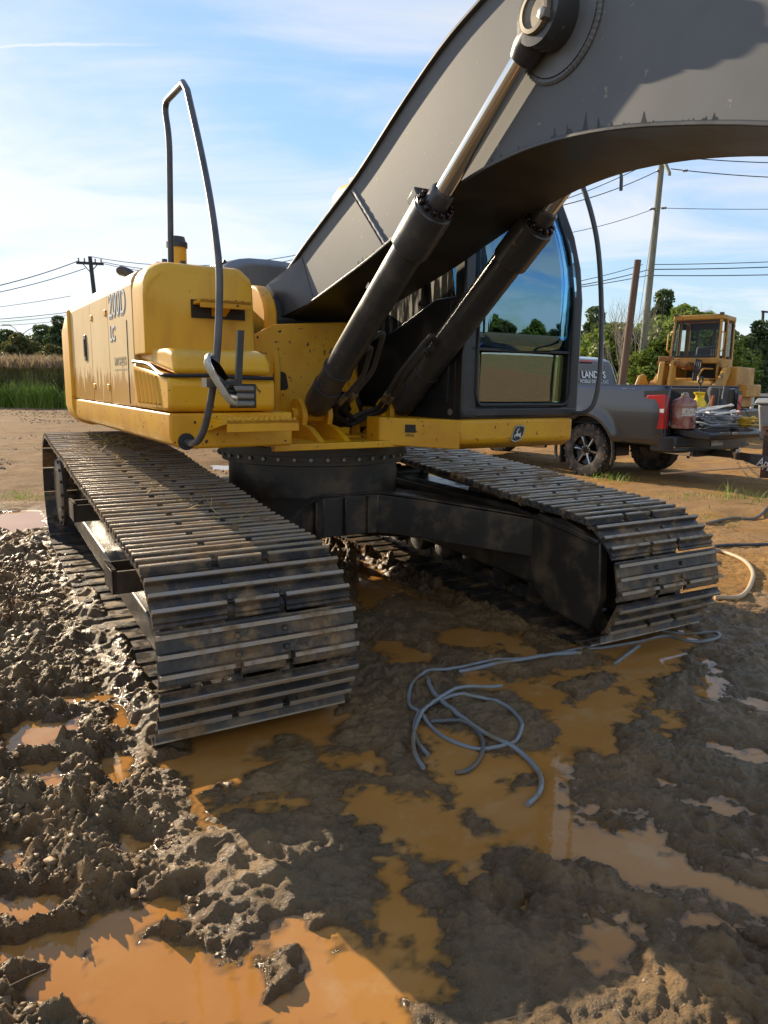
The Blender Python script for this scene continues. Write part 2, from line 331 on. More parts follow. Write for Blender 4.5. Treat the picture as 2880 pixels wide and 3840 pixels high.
def terrain(X, Y, fine=True):
    wx = X + 0.06*fbm(X, Y, 3.0, 3, 11); wy = Y + 0.06*fbm(X, Y, 3.0, 3, 21)
    if fine: wx = wx + 0.030*fbm(X, Y, 12.0, 4, 31, .6); wy = wy + 0.030*fbm(X, Y, 12.0, 4, 41, .6)
    pool = np.full(X.shape, -0.6)
    for p in POOLW: pool = np.maximum(pool, box_sd(wx, wy, p, 0.6))
    isle = np.full(X.shape, -0.3)
    for p in ISLEW: isle = np.maximum(isle, box_sd(wx, wy, p, 0.3))
    pool = np.minimum(pool, -isle)
    dry = np.full(X.shape, -3.0)
    for p in DRYW: dry = np.maximum(dry, sdist(X + 0.25*fbm(X, Y, 1.2, 3, 5), Y + 0.25*fbm(X, Y, 1.2, 3, 6), p))
    dryw = np.clip(dry/0.9 + 0.5, 0, 1); dryw = dryw*dryw*(3 - 2*dryw)
    # near the machine: F, S in the undercarriage frame
    F = (X - MC.x)*MF.x + (Y - MC.y)*MF.y; S = (X - MC.x)*MS.x + (Y - MC.y)*MS.y
    under = np.clip((2.35 + .1*fbm(X, Y, 6., 2, 131) - np.abs(F))/.3, 0, 1)*np.clip((0.47 + .06*fbm(X, Y, 9., 2, 141) - np.abs(np.abs(S) - 1.195))/.10, 0, 1)
    lumps = 0.5 + 0.5*fbm(X, Y, 1.7, 3, 51); lumps = np.clip(lumps, 0.1, 1.2)
    churn = np.abs(fbm(X, Y, 5.0, 4, 61, .6)); clod = np.clip(fbm(X, Y, 15.0, 3, 71, .65) + .1, 0, 2)
    left = np.clip((-S - 1.5)/0.4, 0, 1)*np.clip(1 - (F - 4.2)/1.0, 0, 1)      # the churned bank along the near track's outer side
    tread = np.clip(1 - np.abs(S)/0.9, 0, 1)
    amp = (0.64 + 0.36*left) * (1 - 0.5*under)
    smooth = np.clip(1.0 - left, 0, 1)
    shore = 1 - np.exp(-np.clip(-pool, 0, None)/(0.055 + 0.075*smooth))
    rgh = np.clip(.55 + 1.3*fbm(X, Y, 1.4, 2, 201), .18, 1.15)
    h = 0.018 - 0.010*smooth + smooth*(0.016*fbm(X, Y, 2.6, 3, 151) + 0.012*fbm(X, Y, 9.0, 3, 161, .6)) + amp*(0.042*lumps + 0.072*churn*(1 - .35*smooth) + 0.034*rgh*clod*(1 - .3*smooth))
    if fine: h = h + (0.62 + 0.38*left)*(1 - .5*under)*rgh*(0.022*np.abs(fbm(X, Y, 22.0, 3, 81, .7)) + 0.010*np.clip(fbm(X, Y, 48.0, 2, 86, .6) + .1, 0, 1) + 0.006*fbm(X, Y, 95.0, 2, 91))
    brk = (0.55*fbm(X, Y, 7.0, 4, 171, .65) + .35*fbm(X, Y, 26.0, 3, 181, .6)) if fine else 0.0
    near_ = np.exp(-(pool/0.11)**2)
    h = h*shore - 0.034*(1 - np.exp(-np.clip(pool, 0, None)/0.13)) - 0.004*(1 - shore) + 0.020*near_*brk + 0.02*np.clip(isle/.03, 0, 1)
    for mx, my, mr_, mh in MOUNDS: h = h + mh*np.exp(-((X - mx)**2 + (Y - my)**2)/mr_**2)*(.5 + 1.4*churn)*(pool < .02)
    # dry dirt: gently uneven, tyre-rolled
    hd = 0.045 + 0.035*fbm(X, Y, 0.6, 3, 101) + 0.012*fbm(X, Y, 4.0, 4, 111) + (0.006*fbm(X, Y, 25.0, 3, 121) if fine else 0)
    hd = np.where(pool > -0.25, hd*np.clip(-pool/0.25, 0, 1) - 0.03*np.clip(pool/.05, 0, 1), hd)
    h = h*(1 - dryw) + hd*dryw
    # a berm between the tracks behind the front legs
    bank = np.exp(-((F + 0.35)/0.55)**2 - ((S - 0.35)/0.45)**2); h = h + 0.16*bank*(0.6 + 0.6*churn)*(pool < 0)
    bank2 = np.exp(-((S - 0.72)/0.16)**2)*np.clip(1 - np.abs(F - .4)/1.3, 0, 1); h = h + 0.10*bank2*(0.5 + churn)
    uw = under*under*(3-2*under); outer = np.clip((-S - 1.42)/.08, 0, 1)*(F < 2.1); cover = np.minimum(h, -0.02)*(1 - outer) + outer*(0.055 + 0.05*fbm(X, Y, 3.5, 3, 191) + 0.02*fbm(X, Y, 14.0, 3, 195)); h = h*(1-uw) + cover*uw
    return h, dryw, pool
def axis_pts(segs):
    out = [segs[0][0]]
    for a, b, n in segs: out += list(np.linspace(a, b, n + 1)[1:])
    return np.array(out)
def grid_mesh(name, xs, ys, fine, mask=None):
    X, Y = np.meshgrid(xs, ys); nx, ny = len(xs), len(ys)
    h, dryw, pool = terrain(X.ravel(), Y.ravel(), fine)
    jx = np.zeros_like(h); 
    co = np.stack([X.ravel(), Y.ravel(), h], -1).astype(np.float32)
    i = np.arange(ny - 1)[:, None]*nx + np.arange(nx - 1)[None, :]
    q = np.stack([i, i + 1, i + nx + 1, i + nx], -1).reshape(-1, 4)
    if mask is not None:
        cx = (X[:-1, :-1] + X[1:, 1:]).ravel()/2; cy = (Y[:-1, :-1] + Y[1:, 1:]).ravel()/2
        q = q[mask(cx, cy)]
    me = bpy.data.meshes.new(name); me.vertices.add(len(co)); me.vertices.foreach_set('co', co.ravel())
    me.loops.add(q.size); me.loops.foreach_set('vertex_index', q.ravel().astype(np.int32))
    me.polygons.add(len(q)); me.polygons.foreach_set('loop_start', np.arange(0, q.size, 4, dtype=np.int32))
    me.update(calc_edges=True); me.shade_smooth()
    for an, val in (('dry', dryw), ('shore', np.clip(-pool, -0.2, 0.3))):
        a = me.attributes.new(an, 'FLOAT', 'POINT'); a.data.foreach_set('value', val.astype(np.float32))
    o = bpy.data.objects.new(name, me); COL.objects.link(o); return o
NX0, NX1, NY0, NY1 = -4.6, 3.6, 0.9, 7.6
near_x = axis_pts([(NX0, -3.0, 80), (-3.0, -1.6, 130), (-1.6, 1.8, 430), (1.8, NX1, 120)]); near_y = axis_pts([(NY0, 3.2, 330), (3.2, 6.2, 240), (6.2, NY1, 60)])
ground_near = grid_mesh('mud_ground', near_x, near_y, True)
mid_x = axis_pts([(-40, -12, 56), (-12, NX0, 92), (NX0, NX1, 90), (NX1, 12, 100), (12, 40, 56)]); mid_y = axis_pts([(-20, NY0, 70), (NY0, NY1, 70), (NY1, 16, 150), (16, 44, 90)])
ground_mid = grid_mesh('dirt_yard', mid_x, mid_y, False, lambda x, y: ~((x > NX0) & (x < NX1) & (y > NY0) & (y < NY1)))
for o in (ground_near, ground_mid): tag(o, kind='structure')
g = MB().add([(-900, -900, -0.06), (900, -900, -0.06), (900, 900, -0.06), (-900, 900, -0.06)], [(0, 1, 2, 3)])
# ground material: dark wet mud <-> orange dry dirt, by the 'dry' attribute
gm = bpy.data.materials.new('mud_and_dirt'); gm.use_nodes = True; N, L, B = nodes_of(gm)
tcn = N.new('ShaderNodeTexCoord')
def gnoise(sc, det=8, ro=.6, vec=None):
    n = N.new('ShaderNodeTexNoise'); L.new(vec or tcn.outputs['Object'], n.inputs['Vector']); n.inputs['Scale'].default_value = sc; n.inputs['Detail'].default_value = det; n.inputs['Roughness'].default_value = ro; return n.outputs['Fac']
def gramp(v, a, b, c=0.0, d=1.0):
    n = N.new('ShaderNodeMapRange'); n.interpolation_type = 'SMOOTHSTEP'; L.new(v, n.inputs[0])
    for i, k in ((1, a), (2, b), (3, c), (4, d)): n.inputs[i].default_value = k
    return n.outputs[0]
def gmix(f, a, b, blend='MIX'):
    n = N.new('ShaderNodeMixRGB'); n.blend_type = blend
    for i, v in ((0, f), (1, a), (2, b)):
        if isinstance(v, tuple): n.inputs[i].default_value = (*v, 1)
        elif isinstance(v, float): n.inputs[i].default_value = v
        else: L.new(v, n.inputs[i])
    return n.outputs[0]
def gattr(nm): n = N.new('ShaderNodeAttribute'); n.attribute_name = nm; return n.outputs['Fac']
mudc = gmix(gramp(gnoise(4.0), .38, .64), (0.165, 0.099, 0.040), (0.285, 0.172, 0.070))
mudc = gmix(gramp(gnoise(0.9, 4), .42, .62), mudc, (0.170, 0.116, 0.055))
mudc = gmix(gramp(gnoise(60.0, 3), .58, .75, 0, .5), mudc, (0.33, 0.215, 0.10))
dryc = gmix(gramp(gnoise(1.3), .36, .62), (0.30, 0.160, 0.050), (0.41, 0.230, 0.080))
dryc = gmix(gramp(gnoise(14.0, 8, .7), .50, .68), dryc, (0.20, 0.105, 0.036))
dryc = gmix(gramp(gnoise(0.35, 5), .50, .60), dryc, (0.33, 0.20, 0.09))
sxo = N.new('ShaderNodeSeparateXYZ'); L.new(tcn.outputs['Object'], sxo.inputs[0])
dryc = gmix(gramp(sxo.outputs[0], .5, -3.0, 0, .75), dryc, gmix(gramp(gnoise(2.2, 8, .65), .40, .62), (0.20, 0.118, 0.052), (0.13, 0.078, 0.036)))
dryf = gattr('dry')
rimc = gramp(gattr('shore'), .09, .0, 0, .6)
mudc = gmix(rimc, mudc, (0.10, 0.055, 0.020))
L.new(gmix(dryf, mudc, dryc), B.inputs['Base Color'])
rmud = gramp(gnoise(9.0), .35, .65, .28, .70)
wetrim = gramp(gattr('shore'), .045, .0)
wr_ = gmix(wetrim, rmud, (.16, .16, .16)); mr = N.new('ShaderNodeMixRGB'); L.new(dryf, mr.inputs[0]); L.new(wr_, mr.inputs[1]); mr.inputs[2].default_value = (.85, .85, .85, 1); L.new(mr.outputs[0], B.inputs['Roughness'])
bn = N.new('ShaderNodeBump'); L.new(gnoise(70.0, 8, .7), bn.inputs['Height']); bn.inputs['Strength'].default_value = .9; bn.inputs['Distance'].default_value = .016; b2_ = N.new('ShaderNodeBump'); L.new(gnoise(16.0, 6, .65), b2_.inputs['Height']); b2_.inputs['Strength'].default_value = .6; b2_.inputs['Distance'].default_value = .03; L.new(b2_.outputs[0], bn.inputs['Normal']); L.new(bn.outputs[0], B.inputs['Normal']); L.new(gramp(dryf, .2, .9, .42, .08), B.inputs['Specular IOR Level'])
ground_near.data.materials.append(gm); gm_mid = gm.copy(); gm_mid.name = 'trodden_dirt'
for n_ in gm_mid.node_tree.nodes:
    if n_.type == 'MAP_RANGE' and abs(n_.inputs[3].default_value - .28) < 1e-4: n_.inputs[3].default_value = .66; n_.inputs[4].default_value = .9
ground_mid.data.materials.append(gm_mid)
far = g.build('field', mat('far_field_grass', (0.10, 0.115, 0.035), 0.9, 0, (0.17, .14, .06), .25, .4, .6), smooth=0); tag(far, kind='structure')
# muddy standing water
wm = bpy.data.materials.new('muddy_water'); wm.use_nodes = True; N, L, B = nodes_of(wm); tcn = N.new('ShaderNodeTexCoord')
wc = gmix(gramp(gnoise(1.1, 5), .35, .65), (0.40, 0.172, 0.036), (0.46, 0.222, 0.062))
wc = gmix(gramp(gnoise(3.0, 9, .72), .50, .68, 0, .75), wc, (0.47, 0.285, 0.12))
silt = gramp(gattr('depth'), .0, .012)          # thin water over mud at the margins, opaque silt further in
wc = gmix(silt, gmix(gramp(gnoise(30., 4), .4, .6), (0.15, 0.085, 0.032), (0.25, 0.135, 0.045)), wc)
L.new(wc, B.inputs['Base Color']); B.inputs['Roughness'].default_value = 0.04; B.inputs['IOR'].default_value = 1.33
bn = N.new('ShaderNodeBump'); L.new(gnoise(9.0, 3), bn.inputs['Height']); bn.inputs['Strength'].default_value = .06; bn.inputs['Distance'].default_value = .01; L.new(bn.outputs[0], B.inputs['Normal'])
def water_sheet():
    xs = np.concatenate([[-14., -6.], near_x[::2], [9., 16.]]); ys = np.concatenate([[-2.], near_y[::2], [9., 14.]])
    X, Y = np.meshgrid(xs, ys); nx, ny = len(xs), len(ys); h, _, _ = terrain(X.ravel(), Y.ravel(), True)
    co = np.stack([X.ravel(), Y.ravel(), 0*h], -1).astype(np.float32); i = np.arange(ny - 1)[:, None]*nx + np.arange(nx - 1)[None, :]; q = np.stack([i, i + 1, i + nx + 1, i + nx], -1).reshape(-1, 4)
    me = bpy.data.meshes.new('puddle_water'); me.vertices.add(len(co)); me.vertices.foreach_set('co', co.ravel()); me.loops.add(q.size); me.loops.foreach_set('vertex_index', q.ravel().astype(np.int32)); me.polygons.add(len(q)); me.polygons.foreach_set('loop_start', np.arange(0, q.size, 4, dtype=np.int32)); me.update(calc_edges=True); me.shade_smooth()
    a = me.attributes.new('depth', 'FLOAT', 'POINT'); a.data.foreach_set('value', (-h).astype(np.float32)); me.materials.append(wm)
    o = bpy.data.objects.new('puddle_water', me); COL.objects.link(o); return o
tag(water_sheet(), kind='structure')
# loose clods of mud lying on the churned bank
def clods(name, n, region, rmin, rmax, seed, m, sub=1, keep=None):
    rs = np.random.RandomState(seed)
    bm = bmesh.new(); bmesh.ops.create_icosphere(bm, subdivisions=sub, radius=1.0)
    bv = np.array([v.co[:] for v in bm.verts]); bf = np.array([[v.index for v in f.verts] for f in bm.faces]); bm.free()
    X = rs.uniform(region[0], region[1], n*6); Y = rs.uniform(region[2], region[3], n*6)
    h, dryw, pool = terrain(X, Y, True); ok = (pool < -0.01) if keep is None else keep(X, Y, h, dryw, pool)
    X, Y, h = X[ok][:n], Y[ok][:n], h[ok][:n]; k = len(X)
    r = rmin*(rmax/rmin)**(rs.rand(k)**2.2)
    jit = 1 + 0.75*(rs.rand(k, len(bv)) - .5)*2*0.8
    sc = np.stack([rs.uniform(.8, 1.5, k), rs.uniform(.8, 1.4, k), rs.uniform(.55, .95, k)], -1)*r[:, None]
    ang = rs.uniform(0, 6.28, k); P = bv[None]*jit[..., None]*sc[:, None, :]
    ca, sa = np.cos(ang)[:, None], np.sin(ang)[:, None]
    V = np.stack([P[..., 0]*ca - P[..., 1]*sa + X[:, None], P[..., 0]*sa + P[..., 1]*ca + Y[:, None], P[..., 2] + (h + .25*r)[:, None]], -1).reshape(-1, 3)
    Fc = (bf[None] + (np.arange(k)*len(bv))[:, None, None]).reshape(-1, 3)
    me = bpy.data.meshes.new(name); me.vertices.add(len(V)); me.vertices.foreach_set('co', V.astype(np.float32).ravel())
    me.loops.add(Fc.size); me.loops.foreach_set('vertex_index', Fc.ravel().astype(np.int32)); me.polygons.add(len(Fc)); me.polygons.foreach_set('loop_start', np.arange(0, Fc.size, 3, dtype=np.int32))
    me.update(calc_edges=True); me.shade_smooth(); me.materials.append(m)
    o = bpy.data.objects.new(name, me); COL.objects.link(o); return o
M_clod = mat('clod_mud', (0.165, 0.10, 0.040), 0.42, 0, (0.28, .17, .07), 12.0, rough2=.7, bump=.6, bscale=120, bdist=.006)
o = clods('mud_clods', 7000, (-2.9, 1.6, 1.2, 5.5), .003, .014, 5, M_clod, 1, lambda X, Y, h, d, p: (p < -0.012) & (d < .3) & ((((X - MC.x)*MS.x + (Y - MC.y)*MS.y) < -1.66)))
tag(o, 'loose clods of wet mud on the churned bank', 'mud', kind='stuff')
o = clods('yard_gravel', 16000, (-24, 3, 11, 36), .007, .030, 9, mat('yard_gravel', (0.24, .19, .14), .9, 0, (.16, .13, .10), 8), 1, lambda X, Y, h, d, p: (fbm(X, Y, .25, 2, 7) > .12) | (Y > 27))
tag(o, 'grey gravel strewn over the far side of the yard', 'gravel', kind='stuff')
# ================================================================== excavator
UYAW = LYAW + 0.03
EX = tag(empty('excavator', MC, UYAW), 'large yellow and charcoal crawler excavator standing in the mud', 'excavator')
def P(F, S, z): return (S, -F, z)              # machine frame: F forwards, S to the operator's left, z up
def part(m): return m
def pan(poly, S0, S1, m=None):                 # polygon in (F, z) extruded across S
    m = m or MB(); return m.prism(poly, lambda F, z, t: (t, -F, z), S0, S1)
def slab(F0, F1, S0, S1, z0, z1, m=None):
    m = m or MB(); return m.box(S0, S1, -F1, -F0, z0, z1)
LOWROT = LYAW - UYAW
def low(o): o.rotation_euler = (0, 0, LOWROT); return o
# ------------------------------------------------------------------ undercarriage
M_track = bpy.data.materials.new('wet_track_steel'); M_track.use_nodes = True; N, L, B = nodes_of(M_track); tcn = N.new('ShaderNodeTexCoord')
geo = N.new('ShaderNodeNewGeometry'); oi = N.new('ShaderNodeObjectInfo')
mpg = N.new('ShaderNodeVectorMath'); mpg.operation = 'ADD'; L.new(tcn.outputs['Object'], mpg.inputs[0]); L.new(oi.outputs['Location'], mpg.inputs[1])
vv = mpg.outputs[0]
tcol = gmix(gramp(gnoise(7.0, 6, .6, vv), .45, .68), (0.048, 0.044, 0.041), (0.165, 0.115, 0.068))
sepz = N.new('ShaderNodeSeparateXYZ'); L.new(tcn.outputs['Object'], sepz.inputs[0])
worn = gramp(sepz.outputs[2], .093, .100)         # polished, mud-filmed grouser crests
tcol = gmix(worn, tcol, gmix(gramp(gnoise(16.0, 6, .6, vv), .4, .6), (0.34, 0.30, 0.25), (0.38, .29, .19)))
mudf = gramp(gnoise(4.5, 7, .68, vv), .50, .64)
tcol = gmix(mudf, tcol, gmix(gramp(gnoise(20., 5, .6, vv), .4, .6), (.20, .128, .062), (.30, .20, .105)))
L.new(tcol, B.inputs['Base Color']); rg_ = gmix(mudf, gramp(gnoise(11.0, 5, .6, vv), .35, .65, .24, .52), (.8, .8, .8)); L.new(rg_, B.inputs['Roughness']); B.inputs['Metallic'].default_value = .12
bn = N.new('ShaderNodeBump'); L.new(gnoise(50.0, 6, .65, vv), bn.inputs['Height']); bn.inputs['Strength'].default_value = .35; bn.inputs['Distance'].default_value = .004; L.new(bn.outputs[0], B.inputs['Normal'])
TW = 0.411                                        # half width of a shoe
def shoe_mesh():
    m = MB(); p = 0.19
    # cross-section in (u along the track, n outwards); three grousers, rolled leading lip
    def prof(u0, u1, gr):
        top = [(u1, .072)]; 
        for g0 in sorted(gr, reverse=True): top += [(g0 + .012, .072), (g0 + .008, .103), (g0 - .008, .103), (g0 - .013, .072)]
        return [(u0, .060), (u1 - .014, .060), (u1 - .014, .050), (u1 + .012, .046), (u1 + .012, .056), (u1, .058)] + top + [(u0, .072)]
    full = prof(-.106, .096, [-.086, -.012, .062]); cut = prof(-.106, .045, [-.086, -.012])
    def seg(pr, a, b): m.prism(pr, lambda u, n, t: (t, u, n), a, b)
    ss = [(-TW, -.125, full), (-.125, -.092, cut), (-.092, .092, full), (.092, .125, cut), (.125, TW, full)]
    for a, b, pr in ss: seg(pr, a, b)
    for sx in (-.16, .16):                        # bolt heads between the grousers
        for u in (-.049, .025): m.lathe([(.0135, 0), (.0135, .009), (.009, .013)], (sx*.62, u, .072), (0, 0, 1), 6)
    for sx in (-.10, .10): m.prism([(-.098, -.045), (.098, -.045), (.11, .0), (.098, .03), (.08, .060), (-.08, .060), (-.098, .03), (-.11, 0)], lambda u, n, t: (t, u, n), sx - .022, sx + .022)   # chain links
    m.cyl((-.13, -.095, 0), (.13, -.095, 0), .024, n=10)
    return m
LS = 1.83; ZF, RF, ZR, RR = 0.366, 0.399, 0.536, 0.498; OUT = 0.103
def pitch_loop():
    rf, rr = RF - OUT, RR - OUT; pts = []
    dz, dl = (ZF + rf) - (ZR + rr), 2*LS
    a = math.atan2(ZF - ZR, 2*LS); b = math.asin((rr - rf)/math.hypot(2*LS, ZF - ZR))
    ta = math.pi/2 + a - b; bb = -(math.pi/2) + a + b     # normals of the top and bottom tangent lines
    n = 400
    top0 = Vector((-LS + rr*math.cos(ta), ZR + rr*math.sin(ta))); top1 = Vector((LS + rf*math.cos(ta), ZF + rf*math.sin(ta)))
    bot1 = Vector((LS + rf*math.cos(bb), ZF + rf*math.sin(bb))); bot0 = Vector((-LS + rr*math.cos(bb), ZR + rr*math.sin(bb)))
    for i in range(n):
        t = i/n; q = top0.lerp(top1, t); s1 = abs(math.sin(math.pi*3*t))*.012; pts.append(Vector((q.x, q.y - s1)))
    for i in range(n): t = ta + (bb - ta)*i/n; pts.append(Vector((LS + rf*math.cos(t), ZF + rf*math.sin(t))))
    for i in range(n): pts.append(bot1.lerp(bot0, i/n))
    for i in range(n):
        t = (bb - 0) - (bb + 2*math.pi - ta)*i/n; pts.append(Vector((-LS + rr*math.cos(t), ZR + rr*math.sin(t))))
    return pts
loop = pitch_loop(); LL = [0.0]
for i in range(len(loop)): LL.append(LL[-1] + (loop[(i+1) % len(loop)] - loop[i]).length)
NSHOE = 49
def along(s):
    s %= LL[-1]
    lo_, hi_ = 0, len(LL) - 1
    while hi_ - lo_ > 1:
        md = (lo_ + hi_)//2
        if LL[md] <= s: lo_ = md
        else: hi_ = md
    a, b = loop[lo_], loop[(lo_+1) % len(loop)]; t = (s - LL[lo_])/max(1e-9, LL[lo_+1] - LL[lo_]); return a.lerp(b, t)
shoe_me = shoe_mesh().mesh('track_shoe', 30); shoe_me.materials.append(M_track)
def side_frame(sg):
    c = sg*1.195
    fr = MB()
    # rail with sloped top between sprocket and idler
    pan([(-1.55, .34), (1.62, .22), (1.72, .30), (1.72, .52), (1.30, .60), (-1.35, .70), (-1.62, .60)], c - .20, c + .20, fr)
    pan([(-1.45, .30), (1.55, .20), (1.55, .34), (-1.45, .44)], c - .27, c + .27, fr)       # bottom flange
    inn = c - sg*.33                                                                        # deep inner wall and front yoke plate
    pan([(-1.2, .30), (1.40, .24), (1.46, .30), (1.46, .66), (1.2, .70), (-1.1, .72)], min(inn, inn + sg*.14), max(inn, inn + sg*.14), fr)
    o = low(fr.build('track_frame', M_black, EX, bevel=.012))
    yk = MB(); y0 = c - sg*.37
    pan([(1.44, .27), (1.60, .14), (1.95, .10), (2.02, .30), (2.00, .62), (1.72, .70), (1.44, .69)], min(y0, y0 + sg*.06), max(y0, y0 + sg*.06), yk)
    pan([(1.50, .66), (1.98, .60), (2.00, .63), (1.50, .71)], min(y0 - sg*.015, y0 + sg*.2), max(y0 - sg*.015, y0 + sg*.2), yk)
    yk.build('idler_guard', M_black, o, bevel=.01)
    idl = MB().lathe([(.05, -.11), (.20, -.11), (.225, -.06), (.225, -.035), (.25, -.03), (.25, .03), (.225, .035), (.225, .06), (.20, .11), (.05, .11)], P(LS, c, ZF), (1, 0, 0), 30)
    idl.build('idler_wheel', M_black, o)
    sp = MB().lathe([(.06, -.16), (.26, -.16), (.27, -.03), (.335, -.025), (.335, .025), (.27, .03), (.30, .13), (.27, .20), (.06, .20)] if sg < 0 else [(.06, -.2), (.27, -.2), (.30, -.13), (.27, -.03), (.335, -.025), (.335, .025), (.27, .03), (.26, .16), (.06, .16)], P(-LS, c, ZR), (1, 0, 0), 30)
    for k in range(21):
        t = 2*math.pi*k/21; sp.obox(P(-LS + .345*math.cos(t), c, ZR + .345*math.sin(t)), (1, 0, 0), (0, -math.sin(t), math.cos(t)), (0, -math.cos(t), -math.sin(t)), .025, .022, .03)
    sp.build('sprocket', M_black, o)
    cv = MB().lathe([(.30, 0), (.30, .025), (.26, .04)], P(-LS, c + sg*.30, ZR), (sg, 0, 0), 28)
    for k in range(16):
        t = 2*math.pi*k/16; cv.lathe([(.014, 0), (.014, .02)], P(-LS + .275*math.cos(t), c + sg*.325, ZR + .275*math.sin(t)), (sg, 0, 0), 6)
    cv.build('final_drive_cover', M_black, o)
    for F in (-.62, .55):
        zz = .70 - .025*(F + 1.2) 
        r = MB().lathe([(.03, -.16), (.075, -.16), (.075, -.10), (.055, -.09), (.055, .09), (.075, .10), (.075, .16), (.03, .16)], P(F, c, zz + .02), (1, 0, 0), 18)
        r.box(c - .06, c + .06, -F - .05, -F + .05, zz - .22, zz)
        r.build('carrier_roller', M_black, o)
    for k in range(8):
        F = -1.28 + k*.37; zz = .235 - .006*k
        MB().lathe([(.03, -.2), (.10, -.19), (.115, -.12), (.085, -.11), (.085, .11), (.115, .12), (.10, .19), (.03, .2)], P(F, c, zz), (1, 0, 0), 16).build('track_roller', M_black, o)
    for F, zz in ((-.28, .70), (1.12, .59)):       # boarding steps bolted to the outside: open rectangular tube
        so = c + sg*.20; e = sg*.21; st = MB()
        a0, a1 = min(so, so + e), max(so, so + e)
        slab(F - .12, F - .10, a0, a1, zz - .14, zz - .03, st); slab(F + .10, F + .12, a0, a1, zz - .14, zz - .03, st)
        oe = so + e; slab(F - .12, F + .12, min(oe, oe - sg*.02), max(oe, oe - sg*.02), zz - .14, zz - .03, st)
        for k in range(9): st.obox(P(F - .11 + k*.0275, oe - sg*.01, zz - .024), (1, 0, 0), (0, 1, 0), (0, 0, 1), .009, .006, .007)
        st.build('boarding_step', M_black, o)
    for k in range(NSHOE):
        s0 = LL[-1]*(k + .35)/NSHOE; a, b = along(s0), along(s0 + LL[-1]/NSHOE); mid = (a + b)/2; t = (b - a).normalized()
        n2 = Vector((-t.y, t.x)); 
        if True: n2 = Vector((-t.y, t.x))
        # local shoe frame: x across, y along (towards increasing s), z outward
        y = Vector(P(t.x, 0, t.y)); z = Vector(P(n2.x, 0, n2.y)); x = y.cross(z)
        M = Matrix(((x.x, y.x, z.x, 0), (x.y, y.y, z.y, 0), (x.z, y.z, z.z, 0), (0, 0, 0, 1)))
        sh = bpy.data.objects.new('track_shoe', shoe_me); COL.objects.link(sh); sh.parent = o
        M.translation = Vector(P(mid.x, c, mid.y)); sh.matrix_local = M
    return o
for sg in (-1, 1): side_frame(sg)
# X-shaped car body
cb = MB()
plan = [(-.20, .60), (.20, .60), (.42, .78), (.90, 1.46), (.95, .80), (.62, .25), (.62, -.25), (.95, -.80), (.95, -1.3), (.42, -.75), (.2, -.6), (-.2, -.6), (-.42, -.75), (-.95, -1.3), (-.95, -.80), (-.62, -.25), (-.62, .25), (-.95, .80), (-.90, 1.46), (-.42, .78)]
def zdrop(S): return .09*min(1, max(0, (abs(S) - .2)/.7))
vs = []
for top in (0, 1):
    for S, F in plan: vs.append(P(F, S, (.735 if top else .47) - zdrop(S)*(1.0 if top else .75)))
n = len(plan)
cb.add(vs, [tuple(range(n)), tuple(range(n, 2*n))] + [(i, (i+1) % n, n + (i+1) % n, n + i) for i in range(n)])
vs2 = []
for top in (0, 1):                                # top plate lip, slightly proud
    for S, F in plan: vs2.append(P(F*1.012, S*1.012, (.752 if top else .738) - zdrop(S)))
cb.add(vs2, [tuple(range(n)), tuple(range(n, 2*n))] + [(i, (i+1) % n, n + (i+1) % n, n + i) for i in range(n)])
for S, F in ((-.3, .70), (.12, .61), (-.05, .61)): slab(F - .02, F + .02, S - .006, S + .006, .48, .73, cb)
low(cb.build('car_body', M_black, EX, bevel=.012))
sw = MB().lathe([(.60, .70), (.60, .93), (.645, .94), (.645, .965), (.66, .967), (.66, 1.00), (.665, 1.003), (.665, 1.055), (.64, 1.06), (.64, 1.09)], (0, 0, 0), (0, 0, 1), 64).build('swing_bearing', M_black, EX)
for k in range(40):
    t = 2*math.pi*k/40
    MB().lathe([(.012, 0), (.012, .012)], (.664*math.cos(t), .664*math.sin(t), .982), (math.cos(t), math.sin(t), 0), 6).build('bearing_bolt', M_bolt, sw)
# ------------------------------------------------------------------ upper frame
W = 1.342
fr = MB()
slab(-1.9, .98, -.70, .62, 1.098, 1.125, fr)                                   # deck plate
slab(.955, 1.0, -.72, .36, 1.085, 1.125, fr)
slab(-1.6, .3, -1.25, 1.25, 1.16, 1.30, fr)
fr.build('revolving_frame', M_yellow, EX, bevel=.006)
for S in (-.47, .27):                                                          # boom support cheeks, forward web with rounded heads
    pass
def cheek(S0, S1, name='boom_bracket'):
    poly = [(-.30, 1.10), (.40, 1.10), (.42, 1.55), (.36, 1.80)]
    for k in range(9):
        t = R(-5) + R(190)*k/8; poly.append((.12 + .23*math.cos(t), 1.86 + .17*math.sin(t)))
    poly += [(-.30, 1.6)]
    return pan(poly, S0, S1).build(name, M_yellow, EX, bevel=.008)
cheek(-.465, -.425); cheek(.425, .465)
wl_ = MB(); wl_.prism([(-.68, 1.12), (-.30, 1.12), (-.18, 1.24), (-.17, 1.42), (-.06, 1.48), (-.02, 1.42), (.06, 1.40), (.10, 1.12), (.17, 1.12), (.14, 1.50), (.06, 1.86), (-.46, 1.82), (-.68, 1.70)], lambda S, z, t: (S, -t, z), .36, .395)
ck = wl_.build('boom_well_front', M_yellow, EX, bevel=.008)
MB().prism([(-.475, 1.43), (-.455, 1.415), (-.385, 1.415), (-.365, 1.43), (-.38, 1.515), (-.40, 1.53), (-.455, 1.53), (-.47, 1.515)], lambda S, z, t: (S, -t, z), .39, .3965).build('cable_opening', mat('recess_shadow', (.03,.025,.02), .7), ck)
MB().tube(smooth_path([P(.398, -.60, 1.62), P(.398, -.56, 1.50), P(.398, -.51, 1.38), P(.398, -.46, 1.27)], 5), .010, 6).build('weld_bead', M_yellow2, ck)
